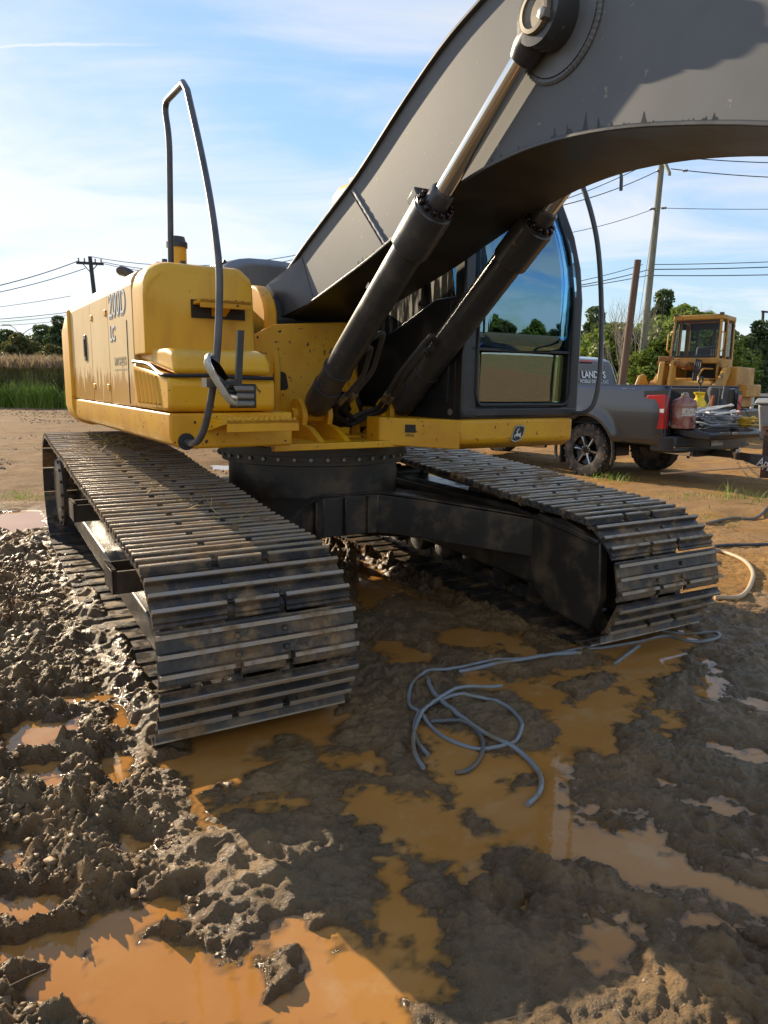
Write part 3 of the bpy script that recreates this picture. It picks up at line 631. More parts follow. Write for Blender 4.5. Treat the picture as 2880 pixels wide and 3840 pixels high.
MB().prism([(.0, 1.52), (.03, 1.54), (.09, 1.38), (.06, 1.37)], lambda S, z, t: (S, -t, z), .39, .41).build('stiffener', M_yellow2, ck, bevel=.006)
slab(-.05, -.02, -.40, .40, 1.12, 1.95).build('boom_well_wall', M_yellow, EX)
bk = MB()
for S in (-.44, .395):
    pass
pin = MB().lathe([(.07, 0), (.07, .02), (.055, .03)], P(.12, -.465, 1.86), (-1, 0, 0), 20); pin.lathe([(.02, 0), (.02, .045)], P(.12, -.45, 1.86), (-1, 0, 0), 6); pin.build('boom_foot_pin', M_black, EX)
cov = MB(); ring = []
for k in range(24):
    t = 2*math.pi*k/24; ring.append((.05 + .10*math.cos(t), 1.73 + (.17 if math.sin(t) > 0 else .17)*math.sin(t) + (.06 if math.sin(t) > 0 else -.06)))
pan(ring, -.56, -.49, cov); pan([(.05 + (a - .05)*.75, 1.73 + (b - 1.73)*.8) for a, b in ring], -.585, -.56, cov)
cov.build('pin_cover', M_dark, EX, bevel=.01)
rim = MB(); pan([(.11 + .26*math.cos(R(a)), 1.86 + .22*math.sin(R(a))) for a in range(-10, 191, 20)] + [(-.15, 1.5), (.36, 1.5)], -.505, -.42, rim); rim.build('bracket_rim', M_yellow, EX, bevel=.015)
# four cylinder lugs on the front of the frame
CF, CZ, CS = .61, 1.268, .31
def lug(S0, S1):
    poly = [(.30, 1.118), (.96, 1.118), (.90, 1.15), (.80, 1.20)]
    for k in range(10): t = R(-30) + R(215)*k/9; poly.append((CF + .105*math.cos(t), CZ + .105*math.sin(t)))
    poly += [(.46, 1.2)]
    return pan(poly, S0, S1)
for a in (-CS, CS):
    for sg in (-1, 1):
        c = a + sg*.085; lug(c - .018, c + .018).build('cylinder_lug', M_yellow, EX, bevel=.006)
    MB().cyl(P(CF, a - .135, CZ), P(CF, a + .135, CZ), .045, n=18).build('cylinder_pin', M_yellow, EX, bevel=.004)
slab(.52, .70, -.13, .13, 1.125, 1.14).build('hatch_plate', M_yellow, EX)
slab(.55, .62, -.10, -.04, 1.14, 1.185).build('hatch_latch', M_yellow, EX, bevel=.004)
MB().lathe([(.10, 0), (.10, .22), (.07, .26)], P(.25, .02, 1.14), (0, 0, 1), 16).build('centre_joint', M_black, EX)
# ---- right-hand side (operator's right): skirt, doors, tank
def skirt_profile(m, F0, F1):                     # rounded lower corner
    prof = [(-W, 1.312), (-W, 1.20), (-W + .012, 1.165), (-W + .04, 1.145), (-W + .08, 1.137), (-.70, 1.137), (-.70, 1.312)]
    return m.prism(prof, lambda S, z, t: (S, -t, z), F0, F1)
sk = MB(); skirt_profile(sk, -1.95, 1.20); sk.build('frame_skirt', M_yellow, EX, bevel=.012)
M_door = bpy.data.materials.new('faded_yellow_door'); M_door.use_nodes = True; N, L, B = nodes_of(M_door); tcn = N.new('ShaderNodeTexCoord')
sx = N.new('ShaderNodeSeparateXYZ'); L.new(tcn.outputs['Object'], sx.inputs[0])
stm = N.new('ShaderNodeMapping'); L.new(tcn.outputs['Object'], stm.inputs[0]); stm.inputs['Scale'].default_value = (1, 1, .055)
drip = gnoise(22.0, 3, .6, stm.outputs[0]); drip2 = gnoise(5.0, 3, .6, stm.outputs[0])
def gm2(op, a, b):
    n = N.new('ShaderNodeMath'); n.operation = op
    for i, v in ((0, a), (1, b)):
        if isinstance(v, (int, float)): n.inputs[i].default_value = v
        else: L.new(v, n.inputs[i])
    return n.outputs[0]
level = gm2('ADD', gm2('ADD', 1.05, gm2('MULTIPLY', drip, .55)), gm2('MULTIPLY', drip2, .35))
wet = gramp(gm2('SUBTRACT', level, sx.outputs[2]), -.012, .012)               # glossy run marks along the lower part of the doors
fade = gmix(gramp(gnoise(2.5, 5), .35, .65), (0.78, 0.57, 0.27), (0.72, 0.49, 0.19))
L.new(gmix(wet, fade, (0.60, 0.29, 0.018)), B.inputs['Base Color']); L.new(gramp(wet, 0, 1, .55, .22), B.inputs['Roughness'])
def door(F0, F1, name, mt=M_door, z0=1.318):
    # cross-section with the rounded shoulder into the hood
    prof = [(-W + .003, z0), (-W + .003, 1.985)]
    for k in range(7): t = R(15*k); prof.append((-W + .003 + .13*(1 - math.cos(t)), 1.985 + .095*math.sin(t)))
    prof += [(-.95, 2.085), (-.95, 1.95), (-1.0, z0)]
    m = MB().prism(prof, lambda S, z, t: (S, -t, z), F0, F1); return m.build(name, mt, EX, bevel=.006)
d1 = door(-1.62, -.757, 'side_door'); d2 = door(-.749, -.157, 'side_door'); d3 = door(-.149, .512, 'side_door')
for F_ in (-.70, -.22):
    for z_ in (1.42, 1.88): slab(F_ - .03, F_ + .03, -W - .004, -W + .006, z_ - .018, z_ + .018).build('door_bolt_plate', M_yellow, d2, bevel=.004)
hl = MB(); slab(-1.02, -.94, -W - .006, -W + .01, 1.60, 1.78, hl); hl.build('door_latch', M_black, d1, bevel=.004)
h2 = MB(); slab(-1.0, -.96, -W - .012, -W, 1.63, 1.75, h2); h2.build('latch_handle', M_rubber, d1)
MB().box(-W + .0, -W + .006, -.368, -.362, 1.33, 1.80).build('door_seam', M_rubber, d3)
# counterweight: rounded block behind the doors
def cw_ring(z, inset):
    pts = []
    for k in range(33):
        t = math.pi*k/32; a = 1.36 - inset; cx = math.cos(t); sy = math.sin(t)
        Sx = -a*math.copysign(abs(cx)**.55, cx); Fy = -1.63 - (1.05 - inset)*abs(sy)**.55
        pts.append(P(Fy, Sx, z))
    return pts
rings = [cw_ring(z, i) for z, i in ((1.10, .14), (1.12, .07), (1.17, .02), (1.25, 0), (1.85, 0), (1.97, .03), (2.06, .10), (2.10, .20), (2.11, .4))]
MB().loft(rings).build('counterweight', M_yellow2, EX, smooth=50)
pan([(-1.64, 1.33), (-1.64, 2.0), (-1.60, 2.0), (-1.60, 1.33)], -W - .02, -W + .02).build('corner_trim', M_yellow2, EX, bevel=.012)
# tank block with recessed step, front of the right side
tb = MB()
def tank_ring(F, zt, rr, S0=-W + .004):
    pts = [P(F, S0, 1.60)]
    for k in range(7): t = R(15*k); pts.append(P(F, S0 + rr*(1 - math.cos(t)), zt - rr + rr*math.sin(t)))
    pts += [P(F, -.80, zt), P(F, -.74, zt - .05), P(F, -.725, 1.60)]; return pts
tb.loft([tank_ring(.518, 2.09, .15), tank_ring(.66, 2.09, .15), tank_ring(.735, 2.075, .15), tank_ring(.765, 2.03, .14)])
tank = tb.build('tank_block', M_yellow2, EX, bevel=.015)
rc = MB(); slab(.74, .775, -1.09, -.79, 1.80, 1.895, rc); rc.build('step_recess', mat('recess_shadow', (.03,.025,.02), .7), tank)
st = MB(); slab(.70, .90, -1.08, -.80, 1.868, 1.886, st); pan([(.77, 1.81), (.90, 1.868), (.77, 1.868)], -.98, -.90, st); slab(.89, .90, -1.08, -.80, 1.845, 1.886, st)
for k in range(7): st.obox(P(.885, -1.05 + k*.04, 1.889), (1,0,0), (0,1,0), (0,0,1), .012, .010, .005)
st.build('tank_step', M_yellow, tank, bevel=.003)
# lower tool box with vents, lamp cluster, rounded lid
tbx = MB(); pan([(.50, 1.318), (1.19, 1.318), (1.215, 1.335), (1.215, 1.46), (1.19, 1.485), (.50, 1.56)], -W - .004, -.80, tbx); box = tbx.build('tool_box', M_yellow, EX, bevel=.018, seg=3)
lid = MB(); pan([(.52, 1.575), (1.18, 1.497), (1.205, 1.505), (1.195, 1.56), (1.15, 1.605), (1.05, 1.625), (.52, 1.635)], -W + .03, -.815, lid); lid.build('tool_box_lid', M_yellow2, EX, bevel=.035, seg=4)
sl_ = MB(); sl_.tube(smooth_path([P(.52, -W - .004, 1.566), P(.85, -W - .006, 1.548), P(1.05, -W - .006, 1.505), P(1.17, -W - .005, 1.492), P(1.215, -1.25, 1.490), P(1.22, -1.10, 1.494), P(1.22, -1.02, 1.485), P(1.22, -.82, 1.483)], 6), .010, 6); sl_.build('lid_seal', M_rubber, EX)
for k in range(6):
    v = MB(); F = .60 + k*.085; v.tube([P(F - .03, -W - .004, 1.52 - k*.007), P(F + .03, -W - .004, 1.35)], .012, 8); v.build('side_vent', M_yellow2, box)
lt = MB(); slab(1.208, 1.219, -1.045, -.905, 1.335, 1.455, lt); lt.build('lamp_housing', M_black, box, bevel=.01)
for k in range(3): slab(1.205, 1.232, -1.03, -.92, 1.343 + k*.037, 1.372 + k*.037).build('lamp_lens', M_clear, box, bevel=.008)
MB().lathe([(.012, 0), (.012, .01)], P(1.215, -1.11, 1.455), (0, -1, 0), 14).build('lock_cylinder', M_steel, box)
stp = MB(); slab(1.19, 1.50, -1.16, -.80, 1.272, 1.288, stp); slab(1.49, 1.50, -1.16, -.80, 1.235, 1.288, stp); pan([(1.20, 1.22), (1.50, 1.272), (1.20, 1.272)], -1.17, -1.155, stp)
for i in range(4):
    for j in range(6): stp.lathe([(.016, 0), (.010, .008)], P(1.25 + i*.065, -1.11 + j*.055, 1.288), (0, 0, 1), 6)
for j in range(12): stp.obox(P(1.492, -1.14 + j*.029, 1.292), (1,0,0), (0,1,0), (0,0,1), .007, .007, .006)
stp.build('foot_step', M_yellow, EX, bevel=.002)
# hood, muffler cover, exhaust, pre-cleaner
hd = MB(); slab(-1.7, -.36, -.95, .36, 1.95, 2.06, hd); slab(-.40, -.36, -.95, .36, 2.03, 2.085, hd); slab(-.2, -.15, -.95, .40, 1.1, 2.0, hd); hd.build('engine_hood', M_yellow2, EX, bevel=.02)
slab(-.19, .40, -.72, -.60, 1.3, 1.88).build('recess_shade_block', M_dark, EX)  # dark block standing in for the shade of the recess beside the tank
mr_ = []
for k, (F, s_, zt) in enumerate(((-.46, .85, .82), (-.52, .95, .97), (-.70, 1, 1), (-1.4, 1, 1.0), (-1.52, .9, .9))):
    ring_ = []
    for j in range(17): t = math.pi*j/16; ring_.append(P(F, -.12 - .40*s_*math.copysign(abs(math.cos(t))**.6, math.cos(t)), 2.04 + .325*zt*abs(math.sin(t))**.62))
    ring_ += [P(F, .28, 2.02), P(F, -.52, 2.02)]; mr_.append(ring_)
mc = MB().loft(mr_).build('muffler_cover', M_greyplastic, EX, smooth=45, bevel=.01)
for k in range(6): MB().obox(P(-.62 - k*.055, -.43, 2.29), (.45, 0, 1), (0, 1, 0), (-1, 0, .45), .05, .010, .012).build('cover_louvre', M_rubber, mc)
ex_ = MB(); ex_.tube(smooth_path([P(-.85, -1.00, 2.05), P(-.86, -1.00, 2.14), P(-.90, -1.03, 2.22), P(-.97, -1.09, 2.25)], 5), [.040]*5 + [.038]*5 + [.034]*5 + [.024], 14); ex_.build('exhaust_pipe', mat('sooty_pipe', (.10,.085,.07), .6, .5), EX)
pc = MB().lathe([(.054, 0), (.054, .15)], P(.30, -1.02, 2.08), (0, 0, 1), 20); pc.build('air_precleaner', M_yellow2, EX)
MB().lathe([(.061, 0), (.061, .028), (.052, .035), (.045, .06), (.02, .064)], P(.30, -1.02, 2.23), (0, 0, 1), 20).build('precleaner_cap', M_dark, EX)
# long grab rail with mirror
M_rail = mat('rail_grey_paint', (0.065, 0.068, 0.075), 0.32, 0, (.11, .112, .115), 6, rough2=.5)
rail = fillet([P(.52, -1.12, 2.09), P(.56, -1.12, 2.52), P(.58, -1.12, 2.74), P(.50, -1.12, 2.93), P(.86, -1.12, 2.92)], .09, 6) + smooth_path([P(.92, -1.12, 2.87), P(1.10, -1.125, 2.58), P(1.27, -1.14, 2.32), P(1.44, -1.17, 2.08), P(1.53, -1.19, 1.90), P(1.57, -1.22, 1.62), P(1.54, -1.24, 1.42), P(1.46, -1.25, 1.27), P(1.37, -1.255, 1.195), P(1.30, -1.262, 1.175), P(1.20, -1.265, 1.172)], 5)
ro = MB().tube(rail, .0165, 10).build('grab_rail', M_rail, EX, smooth=60)
rb = MB(); slab(.44, .60, -1.19, -1.05, 2.082, 2.10, rb)
for a, b in ((.46, -1.17), (.58, -1.17), (.46, -1.07), (.58, -1.07)): rb.lathe([(.014, 0), (.014, .016)], P(a, b, 2.10), (0,0,1), 6)
rb.build('rail_base', M_dark, ro)
MB().lathe([(.042, 0), (.042, .008), (.03, .010)], P(1.198, -1.265, 1.174), (0, -1, 0), 20).build('rail_socket', M_rubber, ro)
cl = MB(); cl.obox(P(1.555, -1.235, 1.46), (1,0,0), (0,1,0), (0,0,1), .045, .035, .02); cl.tube([P(1.56, -1.23, 1.46), P(1.58, -1.14, 1.46), P(1.58, -1.13, 1.52)], .012, 6); cl.build('rail_clamp', M_dark, ro)
arm = MB(); arm.obox(P(1.58, -1.125, 1.57), (1,0,0), (0,1,0), (.07,0,1), .014, .010, .12); arm.build('mirror_bar', M_dark, ro)
mi = MB(); c0 = Vector(P(1.60, -1.215, 1.475)); ax = Vector((.115, .03, -.165)).normalized(); ay = Vector((.35, .6, .25)); ay = (ay - ax*ay.dot(ax)).normalized(); az = ax.cross(ay)
def mring(s_, d): return [c0 + ax*(.125*s_*math.copysign(abs(math.cos(t))**.6, math.cos(t))) + ay*(.06*s_*math.copysign(abs(math.sin(t))**.6, math.sin(t))) + az*d for t in [2*math.pi*k/24 for k in range(24)]]
mi.loft([mring(.9, -.02), mring(1, -.008), mring(1, .006), mring(.95, .01)])
mo = mi.build('mirror', mat('mirror_shell', (.62, .60, .50), .3, 0, (.5,.47,.36), 20), EX, smooth=50)
mg = MB(); mg.loft([mring(.9, .0102), mring(.88, .0125)]); mg.build('mirror_glass', mat('mirror_glass', (.8,.8,.8), .03, 1.0), mo)
# ------------------------------------------------------------------ boom
low_c = [(-.02, 1.80), (.30, 1.905), (.80, 2.02), (1.25, 2.125), (1.60, 2.225), (1.90, 2.305), (2.15, 2.352), (2.40, 2.372), (2.62, 2.364), (2.85, 2.336), (3.10, 2.285), (3.45, 2.19), (3.9, 2.03), (4.5, 1.78), (5.2, 1.46), (5.55, 1.32)]
top_c = [(-.17, 2.015), (.10, 2.135), (.42, 2.279), (.80, 2.432), (1.12, 2.562), (1.52, 2.765), (1.86, 2.918), (2.14, 3.0), (2.40, 3.055), (2.70, 3.06), (3.0, 3.02), (3.4, 2.90), (3.9, 2.70), (4.5, 2.35), (5.2, 1.90), (5.60, 1.62)]
def resample(c, n):
    pts = smooth_path([(a, b, 0) for a, b in c], 8); L_ = [0]
    for i in range(1, len(pts)): L_.append(L_[-1] + (pts[i] - pts[i-1]).length)
    out = []; j = 0
    for k in range(n):
        s = L_[-1]*k/(n - 1)
        while j < len(L_) - 2 and L_[j+1] < s: j += 1
        t = (s - L_[j])/max(1e-9, L_[j+1] - L_[j]); p = pts[j].lerp(pts[j+1], min(1, t)); out.append((p.x, p.y))
    return out
NB = 70; lc, tcv = resample(low_c, NB), resample(top_c, NB)
BW = .254
M_boom = bpy.data.materials.new('faded_charcoal_boom'); M_boom.use_nodes = True; N, L, B = nodes_of(M_boom); tcn = N.new('ShaderNodeTexCoord')
uvn = N.new('ShaderNodeUVMap'); sx = N.new('ShaderNodeSeparateXYZ'); L.new(uvn.outputs[0], sx.inputs[0])   # u: metres along, v: metres above the lower edge
cmb = N.new('ShaderNodeCombineXYZ'); L.new(sx.outputs[0], cmb.inputs[0])
jag = gnoise(26.0, 2, .5, cmb.outputs[0]); jag2 = gnoise(3.0, 3, .6, cmb.outputs[0])
lev = gm2('MULTIPLY', gm2('MULTIPLY', gramp(jag, .45, .78), gramp(jag2, .42, .66)), .19)
glossy = gramp(gm2('SUBTRACT', lev, sx.outputs[1]), -.004, .004)              # jagged runs of gloss dressing climbing from the lower edge
base_ = gmix(gramp(gnoise(1.6, 5), .35, .65), (0.158, 0.168, 0.178), (0.132, 0.141, 0.150))
base_ = gmix(gramp(gnoise(30.0, 3, .5), .70, .73, 0, .6), base_, (0.35, 0.31, 0.25))
L.new(gmix(glossy, base_, (0.028, 0.029, 0.030)), B.inputs['Base Color']); L.new(gramp(glossy, 0, 1, .62, .28), B.inputs['Roughness']); B.inputs['Specular IOR Level'].default_value = .3
def boom_plate(S, sg):
    vs, fs, uv = [], [], []
    NV = 8
    Ls = 0
    for i in range(NB):
        if i: Ls += math.dist(lc[i], lc[i-1])
        for j in range(NV + 1):
            t = j/NV; a = (lc[i][0]*(1-t) + tcv[i][0]*t, lc[i][1]*(1-t) + tcv[i][1]*t); vs.append(P(a[0], S, a[1])); uv.append((Ls, math.dist(lc[i], tcv[i])*t))
    for i in range(NB - 1):
        for j in range(NV): q = i*(NV+1) + j; fs.append((q, q+1, q+NV+2, q+NV+1) if sg < 0 else (q, q+NV+1, q+NV+2, q+1))
    me = bpy.data.meshes.new('boom_side_plate'); me.from_pydata(vs, [], fs); ul = me.uv_layers.new(name='UVMap')
    for lp in me.loops: ul.data[lp.index].uv = uv[lp.vertex_index]
    me.shade_smooth(); me.materials.append(M_boom); return me
bc = MB()                                          # closed box core slightly inside the side plates
bc.loft([[P(lc[i][0], -BW + .004, lc[i][1] + .006), P(lc[i][0], BW - .004, lc[i][1] + .006), P(tcv[i][0], BW - .004, tcv[i][1] - .006), P(tcv[i][0], -BW + .004, tcv[i][1] - .006)] for i in range(NB)])
boom = bc.build('boom', mat('boom_belly_black', (.020,.021,.023), .5, 0, (.04,.037,.033), 3), EX, smooth=30)
for sg in (-1, 1):
    o = bpy.data.objects.new('boom_side_plate', boom_plate(sg*BW, sg)); COL.objects.link(o); o.parent = boom
def flange(c, up, name):
    m = MB(); rings = []
    for i in range(NB):
        F, z = c[i]; j0, j1 = max(0, i-1), min(NB-1, i+1); t = Vector((c[j1][0]-c[j0][0], c[j1][1]-c[j0][1])).normalized(); nn = Vector((-t.y, t.x))*(.016 if up else -.016)
        w = BW + .022
        rings.append([P(F, -w, z), P(F, w, z), P(F + nn.x, w, z + nn.y), P(F + nn.x, -w, z + nn.y)])
    return m.loft(rings).build(name, MATS.get('boomflange') or M_flange, boom, bevel=.004)
M_flange = mat('boom_flange_paint', (0.075, 0.075, 0.078), 0.42, 0, (0.04, .04, .042), 3.0, rough2=.3)
flange(lc, False, 'lower_flange'); flange(tcv, True, 'upper_flange')
def weld(path, r, name, par=boom, mt=None):
    m = MB(); p = smooth_path(path, 10); m.tube(p, [r*(1 + .14*math.sin(i*2.3)) for i in range(len(p))], 7); return m.build(name, mt or M_boom2, par)
M_boom2 = mat('faded_charcoal_weld', (0.16, 0.17, 0.18), 0.42, 0, (.13,.139,.148), 9)
def lerp2(i, t): return (lc[i][0]*(1-t) + tcv[i][0]*t, lc[i][1]*(1-t) + tcv[i][1]*t)
a, b = (1.395, 2.168), (1.045, 2.50)
weld([P(a[0], -BW, a[1]), P((a[0]+b[0])/2, -BW, (a[1]+b[1])/2), P(b[0], -BW, b[1])], .012, 'boom_weld_seam')
MB().tube([P(a[0] - .028, -BW - .001, a[1] - .005), P(b[0] - .028, -BW - .001, b[1] - .005)], .004, 6).build('boom_scribe_seam', M_dark, boom)
weld([P(.215, -BW, 1.90), P(.175, -BW, 2.04), P(.13, -BW, 2.13)], .009, 'boom_weld_seam')
# foot sleeve and wide heel
ft = MB(); ft.lathe([(.10, -.39), (.15, -.385), (.15, -.25), (.12, -.24), (.12, .24), (.15, .25), (.15, .385), (.10, .39)], P(.10, 0, 1.88), (1, 0, 0), 28); ft.build('boom_foot_sleeve', M_flange, boom)
hl2 = MB(); hl2.loft([[P(-.10, -BW, 1.82), P(-.10, -.385, 1.82), P(-.16, -.385, 2.0), P(-.16, -BW, 2.0)], [P(.18, -BW, 1.85), P(.18, -.37, 1.86), P(.10, -.37, 2.10), P(.10, -BW, 2.10)], [P(.55, -BW, 1.955), P(.55, -BW - .004, 1.96), P(.38, -BW - .004, 2.24), P(.38, -BW, 2.24)]]); hl2.build('boom_heel_gusset', M_flange, boom)
# cylinder boss on the boom
BF, BZ = 2.585, 2.765
bs = MB()
bs.lathe([(.105, .23), (.10, .315), (.112, .316)], P(BF, 0, BZ), (-1, 0, 0), 32)
bs.build('boss_tube', M_flange, boom)
MB().lathe([(.184, .2542), (.184, .268), (.10, .272)], P(BF, 0, BZ), (-1, 0, 0), 40).build('boss_pad', M_boom2, boom)
weld([P(BF + .195*math.cos(R(t)), -BW - .002, BZ + .195*math.sin(R(t))) for t in range(0, 361, 20)], .012, 'boss_weld_ring')
bn_ = MB().lathe([(.08, .23), (.105, .36)], P(BF, 0, BZ), (1, 0, 0), 32); bn_.build('boss_tube', M_flange, boom)
# hydraulic lines on the boom's back
for S in (-.08, .0, .08):
    MB().tube([P(tcv[i][0] - .02, S, tcv[i][1] + .05) for i in range(2, NB, 2)], .016, 8).build('boom_pipe', M_dark, boom)
for i in (20, 26, 32): MB().obox(P(tcv[i][0] - .01, -.02, tcv[i][1] + .045), (1,0,0), (0, -(tcv[i+1][0]-tcv[i][0]), tcv[i+1][1]-tcv[i][1]), (0, tcv[i+1][1]-tcv[i][1], tcv[i+1][0]-tcv[i][0]), .15, .025, .035).build('pipe_clamp', M_dark, boom)
# arm hanging past the boom tip, out of the picture to the right
armp = MB(); pan([(5.25, 1.35), (5.75, 1.95), (5.95, 1.9), (6.15, .6), (6.0, .25), (5.8, .25), (5.4, 1.2)], -.17, .17, armp); armp.build('dipper_arm', M_dark, EX, bevel=.02)
bkm = MB(); pan([(5.7, .5), (6.1, .45), (6.3, .25), (6.25, .02), (5.6, .03), (5.25, .16), (5.35, .4)], -.5, .5, bkm); bkm.build('bucket', M_dark, EX, bevel=.02)
# ------------------------------------------------------------------ lift cylinders
HF, HZ = 1.97, 2.305
def lift_cylinder(S):
    p0, p1, p2 = Vector(P(CF, S, CZ)), Vector(P(HF, S, HZ)), Vector(P(BF, S, BZ))
    d = (p1 - p0).normalized(); side = Vector((1, 0, 0)); nrm = d.cross(side)    # up-back normal
    if nrm.z < 0: nrm = -nrm
    L1 = (p1 - p0).length
    b = MB().lathe([(.05, .05), (.075, .085), (.086, .14), (.087, .30)], p0, d, 30); b.lathe([(.08, .29), (.080, L1 - .32), (.07, L1 - .32)], p0, d, 32)
    o = b.build('lift_cylinder', M_cyl, EX, smooth=40)
    MB().lathe([(.0875, .44), (.0885, .445), (.0885, .455), (.0875, .46)], p0, d, 30).build('barrel_band', M_cyl, o)
    gl = MB().lathe([(.086, L1 - .34), (.098, L1 - .33), (.098, L1 - .10), (.092, L1 - .095), (.092, L1 - .085), (.058, L1 - .083), (.058, L1 - .01), (.05, L1)], p0, d, 32)
    g_ = gl.build('cylinder_gland', M_cyl, o, smooth=40)
    for k in range(12):
        t = 2*math.pi*k/12; q = p0 + d*(L1 - .085) + (side*math.cos(t) + nrm*math.sin(t))*.076
        MB().lathe([(.0135, 0), (.0135, .02), (.009, .024)], q, d, 10).build('gland_bolt', mat('gland_bolt', (.05,.03,.03), .2, .7), g_)
    MB().obox(p0 + d*(L1 - .14) + nrm*.105 - side*.01, side, d, nrm, .045, .04, .028).build('port_block', M_cyl, g_, bevel=.008)
    MB().lathe([(.041, L1 - .03), (.041, (p2 - p0).length - .08)], p0, d, 28).build('piston_rod', M_chrome, o, smooth=40)
    ey = MB().lathe([(.05, (p2 - p0).length - .17), (.062, (p2 - p0).length - .13), (.062, (p2 - p0).length - .04)], p0, d, 20)
    sgn = -1 if S < 0 else 1
    ey.lathe([(.070, -.062), (.105, -.06), (.108, -.05), (.108, .05), (.105, .06), (.07, .062)], p2, (1, 0, 0), 36)
    ey.build('rod_eye', M_cyl, o, smooth=40)
    pn = MB().lathe([(.055, -.06), (.074, -.07), (.074, .062), (.070, .068), (.056, .069), (.054, .062), (.0, .062)], p2 + Vector((sgn*.01, 0, 0)), (sgn, 0, 0), 30); pno = pn.build('rod_pin', mat('worn_pin', (.20,.17,.125), .5, .4, (.1,.08,.06), 15), o)
    q = p2 + d*-.05 + nrm*-.085 + Vector((sgn*.04, 0, 0)); 
    MB().lathe([(.02, 0), (.02, .03), (.012, .034)], p2 + Vector((sgn*.06, -.055, -.03)), (sgn, 0, 0), 6).build('keeper_bolt', M_bolt, o)
    # pressure pipe along the barrel
    e = nrm*.9 - side*sgn*.0
    pp = [p0 + d*.52 + nrm*.108, p0 + d*(L1 - .16) + nrm*.108]
    MB().tube(pp, .011, 8).build('pressure_pipe', M_dark, o)
    for s_ in (.47, 1.0):
        MB().obox(p0 + d*s_ + nrm*.10, side, d, nrm, .02, .018, .022).build('pipe_bracket', M_dark, o)
    return p0, d, nrm, o
for S in (-CS, CS):
    p0, d, nrm, o = lift_cylinder(S); sg = -1 if S < 0 else 1
    inn = Vector((-sg, 0, 0)); fw = Vector((0, -1, 0))
    # bent steel tubes off the barrel, crimped fittings, rubber hoses looping into the frame
    for k in range(2):
        off_ = Vector((0, 0, 0))
        s0 = p0 + d*(.60 + .10*k) + inn*.08 ; 
        top = p0 + d*(.62 + .13*k) + inn*(.13 + .02*k) + Vector((0, -.03, .03))
        mid = p0 + d*(.40 + .04*k) + inn*(.17 + .045*k) + Vector((0, -.04, 0)); 
        fitp = p0 + d*(.20 + .03*k) + inn*(.145 + .05*k) + Vector((0, -.035, 0))
        MB().tube(fillet([s0, top, mid, fitp], .05, 5), .0145, 10).build('steel_tube', M_dark, o)
        dv = (fitp - mid).normalized(); e1 = fitp + dv*.085
        MB().lathe([(.020, 0), (.020, .03), (.017, .032), (.019, .04), (.019, .08), (.016, .085)], fitp, dv, 10).build('hose_fitting', M_brass, o)
        end = Vector(P(.30, -.02 + .06*k - sg*.02, 1.24 + .05*k))
        MB().tube(smooth_path([e1 - dv*.01, e1 + dv*.08 + inn*.01, e1 + dv*.14 + inn*.08 + Vector((0, .03, .0)), Vector(P(.52, sg*(-.02 - .03*k), 1.19 + .03*k)), end], 7), .0165, 10).build('hydraulic_hose', M_rubber, o)
rsm = np.random.RandomState(8); tm = MB()
for k in range(420):
    side = -1 if rsm.rand() < .6 else 1; F = rsm.uniform(-1.7, 1.95); S = side*1.195 + rsm.normal(0, .19); S = min(max(S, side*1.195 - .39), side*1.195 + .39); t = (F + LS)/(2*LS)
    z = (ZR + RR)*(1 - t) + (ZF + RF)*min(t, 1) - .030 - max(0, F - LS)*.25; r_ = rsm.uniform(.006, .020); a_, b_ = rsm.uniform(.8, 2.4), rsm.uniform(.6, 1.1)
    vs_ = [(S + r_*a_*math.cos(q)*rsm.uniform(.7, 1.2), -F + r_*b_*math.sin(q)*rsm.uniform(.7, 1.2), z) for q in [k2*math.pi/4 for k2 in range(8)]]
    tm.add(vs_ + [(S + r_*.2, -F, z + r_*.8)], [(j, (j + 1) % 8, 8) for j in range(8)])
low(tm.build('caked_mud', M_clod, EX, smooth=80))['kind'] = 'stuff'
for k in range(3): MB().tube(smooth_path([P(.05, -.12 + .1*k, 1.42), P(.25, -.14 + .12*k, 1.46), P(.40, -.05 + .10*k, 1.33), P(.30, .10 + .05*k, 1.22)], 6), .018, 8).build('hydraulic_hose', M_rubber, EX)
MB().box(-.3, .3, -.15, .02, 1.15, 1.42).build('valve_bank', M_black, EX, bevel=.01)
# ------------------------------------------------------------------ cab
CS0, CS1, CFR, CFF = .375, 1.335, -.42, 1.24
M_cab = mat('cab_black_paint', (0.022, 0.023, 0.026), 0.32, 0, (0.05, .048, .045), 5, .5, .7, rough2=.55, bump=.05, bscale=50)
cab = empty('cab', (0, 0, 0), 0, EX)
def cab_front(z):                                  # front profile: upright, then curving back under the roof
    if z < 2.0: return CFF
    t = (z - 2.0)/.86; return CFF - .30*t**2.2
def cab_side(z, s): 
    t = max(0, (z - 1.95)/.9); return (CS0 + .03*t) if s < 0 else (CS1 - .13*t**1.4)
zs = [1.262, 1.33, 1.6, 1.72, 2.0, 2.2, 2.4, 2.6, 2.72]
def post(name, fn, w, dpt, mt=M_cab, zz=zs, par=None):
    rings = []
    for z in zz:
        F, S = fn(z); rings.append([P(F, S - w, z), P(F, S + w, z), P(F - dpt, S + w, z), P(F - dpt, S - w, z)])
    return MB().loft(rings).build(name, mt, par or cab, bevel=.012)
cab_shell = None
post('front_pillar', lambda z: (cab_front(z) + .004, cab_side(z, -1) + .058), .058, .10)
post('front_pillar', lambda z: (cab_front(z) + .004, cab_side(z, 1) - .048), .048, .12)
post('rear_pillar', lambda z: (CFR + .10, cab_side(z, -1) + .05), .05, .10); post('rear_pillar', lambda z: (CFR + .10, cab_side(z, 1) - .05), .05, .10)
post('door_pillar', lambda z: (.42, cab_side(z, 1) - .04), .04, .08)
